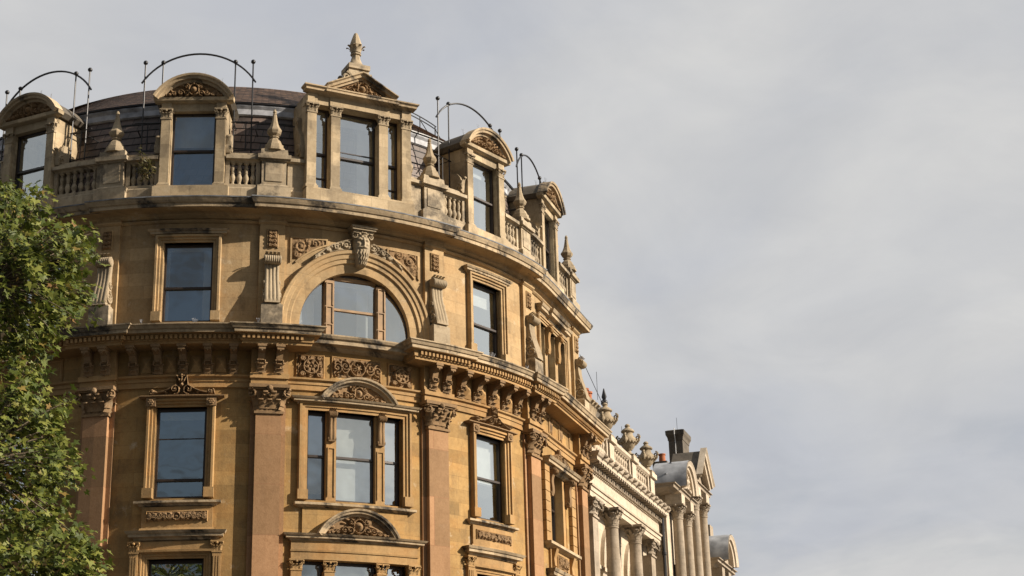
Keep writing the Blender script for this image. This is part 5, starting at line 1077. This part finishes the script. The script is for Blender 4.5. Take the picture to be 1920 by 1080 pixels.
# ================================================================== PLANE TREE
TIPS = [(-9.15,26.47,13.21),(-8.91,27.16,13.44),(-8.5,26.87,13.22),(-8.34,26.32,12.93),(-8.35,26.23,12.76),(-8.76,27.03,12.96),(-8.77,27.17,12.93),(-8.53,27.91,13.14),(-7.98,27.3,12.72),(-7.57,26.59,12.31),(-7.88,27.95,12.78),(-7.49,26.63,12.13),(-7.64,27.17,12.26),(-7.74,27.55,12.24),(-7.79,27.41,12.15),(-7.89,27.32,12.04),(-7.68,26.41,11.54),(-7.77,26.6,11.53),(-7.99,27.44,11.84),(-8.0,27.66,11.75),(-7.87,27.37,11.5),(-7.66,26.86,11.24),(-7.83,27.76,11.44),(-7.73,27.7,11.27),(-7.52,26.96,10.95),(-7.83,27.4,11.01),(-8.05,27.74,11.01),(-7.98,27.12,10.73),(-8.11,27.23,10.65),(-7.92,26.36,10.26),(-8.34,27.5,10.6),(-8.5,27.84,10.59),(-8.53,27.7,10.48),(-8.66,27.93,10.37),(-8.62,27.57,10.24),(-8.18,26.11,9.62),(-8.21,26.17,9.51),(-8.33,26.43,9.53),(-8.31,26.25,9.35),(-8.59,26.99,9.52),(-8.45,27.93,9.63),(-7.63,26.43,9.12),(-7.94,27.41,9.31),(-7.98,27.36,9.23),(-8.08,27.18,9.03),(-8.23,27.34,9.03),(-8.12,27.11,8.85),(-8.04,26.99,8.77),(-7.98,26.96,8.63),(-8.1,27.55,8.66),(-7.61,26.04,8.21),(-7.64,26.41,8.21),(-7.66,26.78,8.22),(-7.87,27.82,8.35),(-7.5,26.7,7.98),(-7.52,26.96,7.91),(-7.72,27.09,7.95),(-7.9,27.13,7.83),(-8.21,27.89,7.96),(-8.17,27.49,7.68),(-8.19,27.64,7.68),(-7.92,26.96,7.41),(-7.72,26.52,7.16),(-7.63,26.64,7.13),(-7.63,27.16,7.11),(-7.41,26.88,6.97),(-7.48,27.41,7.03),(-7.12,26.34,6.68),(-7.18,26.81,6.73),(-7.1,26.67,6.59),(-7.39,27.86,6.75),(-6.93,26.29,6.29),(-7.04,26.68,6.35),(-7.15,27.07,6.35),(-6.94,26.25,6.06),(-7.23,27.34,6.17),(-7.41,28.0,6.19),(-7.17,27.07,5.96),(-6.92,26.11,5.71),(-6.99,26.35,5.68),(-9.13,25.57,8.77),(-8.13,27.0,11.46),(-7.9,26.59,11.09),(-9.32,27.16,9.37),(-8.76,29.35,7.1),(-9.64,28.53,14.08),(-8.5,28.09,8.28),(-7.94,27.6,6.74),(-8.34,27.88,11.07),(-7.83,25.41,6.97),(-7.97,26.94,8.34),(-10.36,29.05,13.13),(-9.03,26.91,10.17),(-9.29,27.35,8.33),(-7.31,25.35,7.8),(-8.46,27.13,7.15),(-9.61,29.02,9.51),(-8.16,26.01,11.3),(-9.42,27.92,6.8),(-8.96,27.04,6.56),(-9.03,28.04,8.41),(-8.87,27.12,9.38),(-8.6,25.92,6.15),(-8.61,26.42,5.78),(-8.43,27.34,11.9),(-9.62,28.99,7.46),(-9.3,27.41,9.09),(-9.06,25.89,10.41),(-8.84,27.44,9.4),(-7.23,25.57,6.68),(-7.96,26.26,7.51),(-8.38,25.5,6.36),(-8.99,27.24,10.28),(-8.5,28.69,8.48),(-9.16,27.88,12.5),(-8.85,26.23,9.84),(-9.23,26.33,8.15),(-9.61,28.37,11.43),(-8.71,26.66,7.85),(-9.59,27.84,12.75),(-8.72,26.75,7.65),(-10.32,28.49,13.36),(-8.92,27.96,9.74),(-10.15,29.34,8.02),(-8.46,27.27,6.12),(-8.06,26.16,10.89),(-9.84,28.33,12.94),(-9.04,25.66,10.53),(-8.93,25.54,6.97),(-7.46,26.86,6.11),(-9.08,29.41,9.86),(-8.97,25.61,8.89),(-8.67,26.41,10.83),(-9.69,28.8,11.01),(-9.83,28.3,12.72),(-9.67,29.39,10.98),(-8.55,25.95,6.35),(-8.62,28.15,10.98),(-9.22,28.01,7.31),(-9.28,25.53,12.35),(-7.85,26.86,12.37),(-9.42,26.06,11.4),(-8.65,27.07,6.8),(-8.29,28.25,11.68),(-8.45,26.96,10.3),(-9.24,26.89,6.14),(-9.57,28.67,13.79),(-7.75,25.66,7.75),(-7.85,26.57,7.02),(-9.09,26.09,7.14),(-8.99,25.86,7.07),(-9.34,26.45,8.64),(-8.4,26.12,7.68),(-10.09,29.21,14.37),(-7.56,26.48,6.3),(-9.42,27.4,8.43),(-7.55,26.88,6.68),(-8.11,25.98,10.09),(-7.63,25.55,11.92),(-9.72,28.11,8.97),(-8.75,26.98,10.27),(-8.6,25.53,11.88),(-8.62,29.23,12.28),(-9.21,26.99,5.94),(-8.14,26.77,6.63),(-8.23,25.92,11.78),(-8.32,26.36,11.68),(-8.29,26.06,6.98),(-8.47,25.58,8.11),(-8.54,25.85,5.63),(-10.27,28.62,10.08),(-10.73,29.36,13.8),(-7.19,25.42,6.2),(-8.85,25.34,7.96),(-9.17,28.44,7.17),(-8.16,27.43,7.12),(-9.08,28.02,12.19),(-8.83,25.75,10.51),(-7.97,27.84,7.1),(-7.67,25.92,11.96),(-7.82,27.53,6.14),(-9.14,27.4,8.39),(-9.06,26.5,12.51),(-8.36,25.57,11.51),(-9.96,29.46,14.26),(-8.2,26.14,7.54),(-9.19,28.04,12.83),(-8.92,28.88,7.38),(-8.27,25.97,10.38),(-9.62,27.27,8.89),(-8.36,26.06,11.7),(-8.49,26.56,12.21),(-9.25,28.1,13.2),(-8.45,28.61,11.49),(-9.27,26.49,13.1),(-8.61,27.69,8.9),(-8.87,25.98,12.39),(-9.84,26.87,12.28),(-9.61,27.81,9.61),(-9.16,25.93,10.46),(-8.17,25.51,6.49),(-8.51,26.16,11.84),(-9.86,28.99,12.69),(-9.38,27.43,12.11),(-8.7,26.58,9.26),(-9.22,28.79,13.4),(-9.19,29.41,7.17),(-8.23,25.79,5.82),(-9.73,29.18,13.71),(-9.04,25.44,11.95),(-8.23,27.83,8.25),(-9.04,25.71,9.04),(-9.08,27.04,8.37),(-7.89,26.33,8.14),(-9.86,28.08,11.65),(-9.02,26.44,7.68),(-8.18,26.54,12.0),(-9.12,28.01,6.9),(-9.5,26.67,8.73),(-9.02,28.06,7.87),(-8.22,26.92,12.39),(-9.16,26.81,6.15),(-8.62,27.24,7.49),(-9.42,26.64,10.61),(-7.45,26.6,6.55),(-9.01,25.99,7.04),(-9.22,28.57,6.35),(-9.28,28.29,6.91),(-10.13,29.0,7.68),(-9.62,27.22,12.66),(-7.9,26.1,11.01),(-8.26,26.5,5.95),(-8.03,27.14,6.33),(-8.24,27.98,11.31),(-8.85,26.0,12.42),(-8.39,25.97,9.17),(-7.92,26.73,9.11),(-8.72,25.54,6.69),(-8.59,28.46,8.2),(-8.69,28.73,6.52),(-8.43,27.41,8.41),(-8.56,27.08,5.85),(-9.05,27.16,13.17),(-8.46,27.83,9.14),(-9.62,28.4,13.82),(-8.57,28.14,9.4),(-8.95,25.8,5.74),(-8.86,25.39,12.04),(-9.11,27.29,5.93),(-8.08,26.34,6.49),(-8.6,26.59,10.9),(-8.22,25.64,9.25),(-10.14,29.12,9.55),(-8.59,26.37,10.28),(-7.6,26.56,6.18),(-8.66,26.9,10.4),(-9.72,29.41,7.32),(-7.32,25.75,6.4),(-10.03,28.51,9.46),(-9.1,26.76,10.06),(-8.46,25.37,11.9),(-8.95,26.72,5.77),(-8.54,26.72,10.87),(-9.81,29.49,7.04),(-10.23,28.8,11.34),(-8.57,29.0,12.86),(-9.27,27.67,11.89),(-7.45,27.34,6.74),(-9.19,27.94,6.93),(-9.54,26.24,12.53),(-9.13,28.4,13.11),(-9.48,27.83,6.4),(-8.3,25.83,8.29),(-9.35,26.72,7.99),(-8.97,26.35,12.92),(-8.99,28.47,8.21),(-8.73,28.57,8.59),(-8.93,29.34,6.35),(-8.73,27.3,8.58),(-9.5,29.18,8.8),(-7.73,28.13,6.96),(-9.2,29.07,9.31),(-9.44,26.61,11.97),(-9.77,28.97,9.58),(-9.65,28.52,6.91),(-9.09,26.72,8.85),(-9.35,27.85,7.89),(-8.03,26.07,8.91),(-8.51,28.19,7.25),(-9.25,28.39,8.83),(-9.3,27.25,9.84),(-9.49,26.54,13.03),(-9.27,28.83,10.64),(-8.15,26.12,6.9),(-8.78,25.7,10.99),(-7.97,28.63,6.45),(-7.43,25.52,10.35),(-9.7,26.63,13.12),(-9.43,26.91,7.74),(-8.58,25.66,8.6),(-7.67,26.06,6.77),(-9.64,26.43,12.59),(-9.6,27.9,9.44),(-9.0,29.02,12.04),(-8.94,28.17,11.51),(-9.49,28.31,7.0),(-8.26,26.8,6.11),(-8.16,26.81,6.11),(-8.25,27.87,11.94),(-7.54,26.35,6.1),(-8.66,27.55,10.57),(-7.77,26.67,6.12),(-7.93,25.66,10.69),(-8.23,27.59,6.45),(-8.35,27.22,10.79),(-8.85,26.02,7.33),(-10.03,29.43,12.02),(-8.88,28.73,6.96),(-8.79,28.39,6.41),(-9.07,26.36,5.98),(-8.37,27.21,10.58),(-8.8,26.58,6.13),(-9.79,27.8,13.13),(-9.86,28.62,7.87),(-8.33,26.2,12.08),(-9.15,29.01,12.76),(-9.54,27.34,12.88),(-9.13,28.95,6.42),(-8.99,28.5,9.52),(-8.03,25.44,11.22)]
TREE = empty('plane_tree', (-11.2, 27.6, 0), None, 'leafy green plane tree before the shaded end of the golden building', 'tree')
def tree():
    g = np.random.default_rng(5); base = np.array([-11.2, 27.6, 0.0]); idm = lambda x, y, z: (x, y, z)
    tr = MB(idm); trunk = [base+np.array([0.10*sin(z*0.7), 0.1*cos(z*0.5)-0.1, z]) for z in np.linspace(0, 11.5, 14)]
    n = 10
    tr.rings([[tuple(p+np.array([cos(2*pi*k/n), sin(2*pi*k/n), 0])*r*(1+0.06*cos(3*2*pi*k/n))) for k in range(n)] for p, r in zip(trunk, np.linspace(0.36, 0.07, 14)+np.array([0.14, 0.03]+[0]*12))])
    tips = [np.array(t) for t in TIPS]
    while len(tips) < 560:                            # the rest of the crown, out of the picture
        v = g.normal(0, 1, 3); v /= np.linalg.norm(v); p = np.array([-11.3, 27.6, 9.0])+v*np.array([3.7, 3.6, 5.2])*g.uniform(0.45, 1)**0.5
        if p[2] > 4.2 and p[0] < -8.9: tips.append(p)
    limbs = []
    for k in range(16):
        a = k*2.4; z = 3.6+0.48*k; s = np.array([0.1*sin(z*0.7)+base[0], base[1]+0.1*cos(z*0.5)-0.1, z]); L = 2.9*(1-0.03*k)
        e = s+np.array([cos(a)*L, sin(a)*L, 1.0+0.7*L*0.5]); pts = [s+(e-s)*t+np.array([0, 0, 0.35*sin(pi*t)])+g.normal(0, 0.05, 3)*(t > 0) for t in np.linspace(0, 1, 7)]
        tr.tube(pts, 0.10, 6, 0.03); limbs += pts[2:]
    limbs = np.array(limbs); V = []; F = []
    lob = [(-0.14, 0.10), (-0.52, 0.06), (-0.40, 0.30), (-0.66, 0.62), (-0.30, 0.56), (-0.16, 0.74), (0.0, 1.06), (0.16, 0.74), (0.30, 0.56), (0.66, 0.62), (0.40, 0.30), (0.52, 0.06), (0.14, 0.10)]
    lob = np.array(lob); nl = len(lob)
    def leaf(p, dirv, nrm, size):
        y = dirv/np.linalg.norm(dirv); x = np.cross(y, nrm); x /= np.linalg.norm(x)+1e-6; zz = np.cross(x, y); b = len(V)
        cu = g.uniform(0.05, 0.28); fo = g.uniform(-0.1, 0.25)
        V.append(p+y*size*0.34)
        for u, v in lob: V.append(p+x*u*size+y*v*size-zz*size*(cu*v*v-fo*abs(u)))
        for k in range(nl-1): F.append((b, b+1+k, b+2+k))
    for ti, t in enumerate(tips):
        j = ((limbs-t)**2).sum(1).argmin(); s = limbs[j]; mid = (s+t)/2+np.array([0, 0, 0.25])
        br = [s*(1-q)**2+2*mid*q*(1-q)+t*q*q for q in np.linspace(0, 1, 6)]; tr.tube(br, 0.022, 4, 0.006)
        near = ti < len(TIPS); nlv = 28 if near else 12
        out = t-np.array([base[0], base[1], t[2]]); out /= np.linalg.norm(out)+1e-6
        for k in range(nlv):
            q = g.uniform(0, 1) if k % 3 else g.uniform(0, 3.0); p = t+(s-t)*q*0.16+g.normal(0, 0.12 if near else 0.26, 3)*np.array([1, 1.2, 1])
            dv = out*0.6+np.array([g.normal(0, 0.7), g.normal(0, 0.7), -0.55+g.normal(0, 0.35)]); nv = np.array([g.normal(0.25, 0.45), g.normal(-0.2, 0.45), 1.0])
            leaf(p, dv, nv, (g.uniform(0.07, 0.18)) if near else g.uniform(0.14, 0.24))
    tr.build('trunk', 'bark', TREE, smooth=50)
    V = np.array(V); c = (V.min(0)+V.max(0))/2; me = bpy.data.meshes.new('crown'); me.from_pydata((V-c).tolist(), [], F); me.materials.append(MATS['plane_leaves']); me.update()
    o = bpy.data.objects.new('crown', me); COL.objects.link(o); o.parent = TREE; o.location = c-ORG[TREE.name]
tree()

# ================================================================== GROUND
def sheet(name, pts, z, mat):
    m = MB(lambda x, y, z: (x, y, z)); m.face([m.vert(x, y, z) for x, y in pts]); o = m.build(name, mat); o['kind'] = 'structure'; return o
sheet('ground', [(-900, -900), (900, -900), (900, 900), (-900, 900)], -0.02, 'asphalt')
a = [P(s, 4.0, 0)[:2] for s in np.linspace(-13, 46, 60)]; b = [P(s, 18.0, 0)[:2] for s in np.linspace(46, -13, 60)]
sheet('road', a+b, -0.012, 'asphalt')
m = MB(step=0.6); m.sweep(-13.5, 46, [(-2.7, -0.1), (3.8, -0.1), (3.8, 0.115), (3.75, 0.125), (-2.7, 0.125)]); o = m.build('pavement', 'paving'); o['kind'] = 'structure'
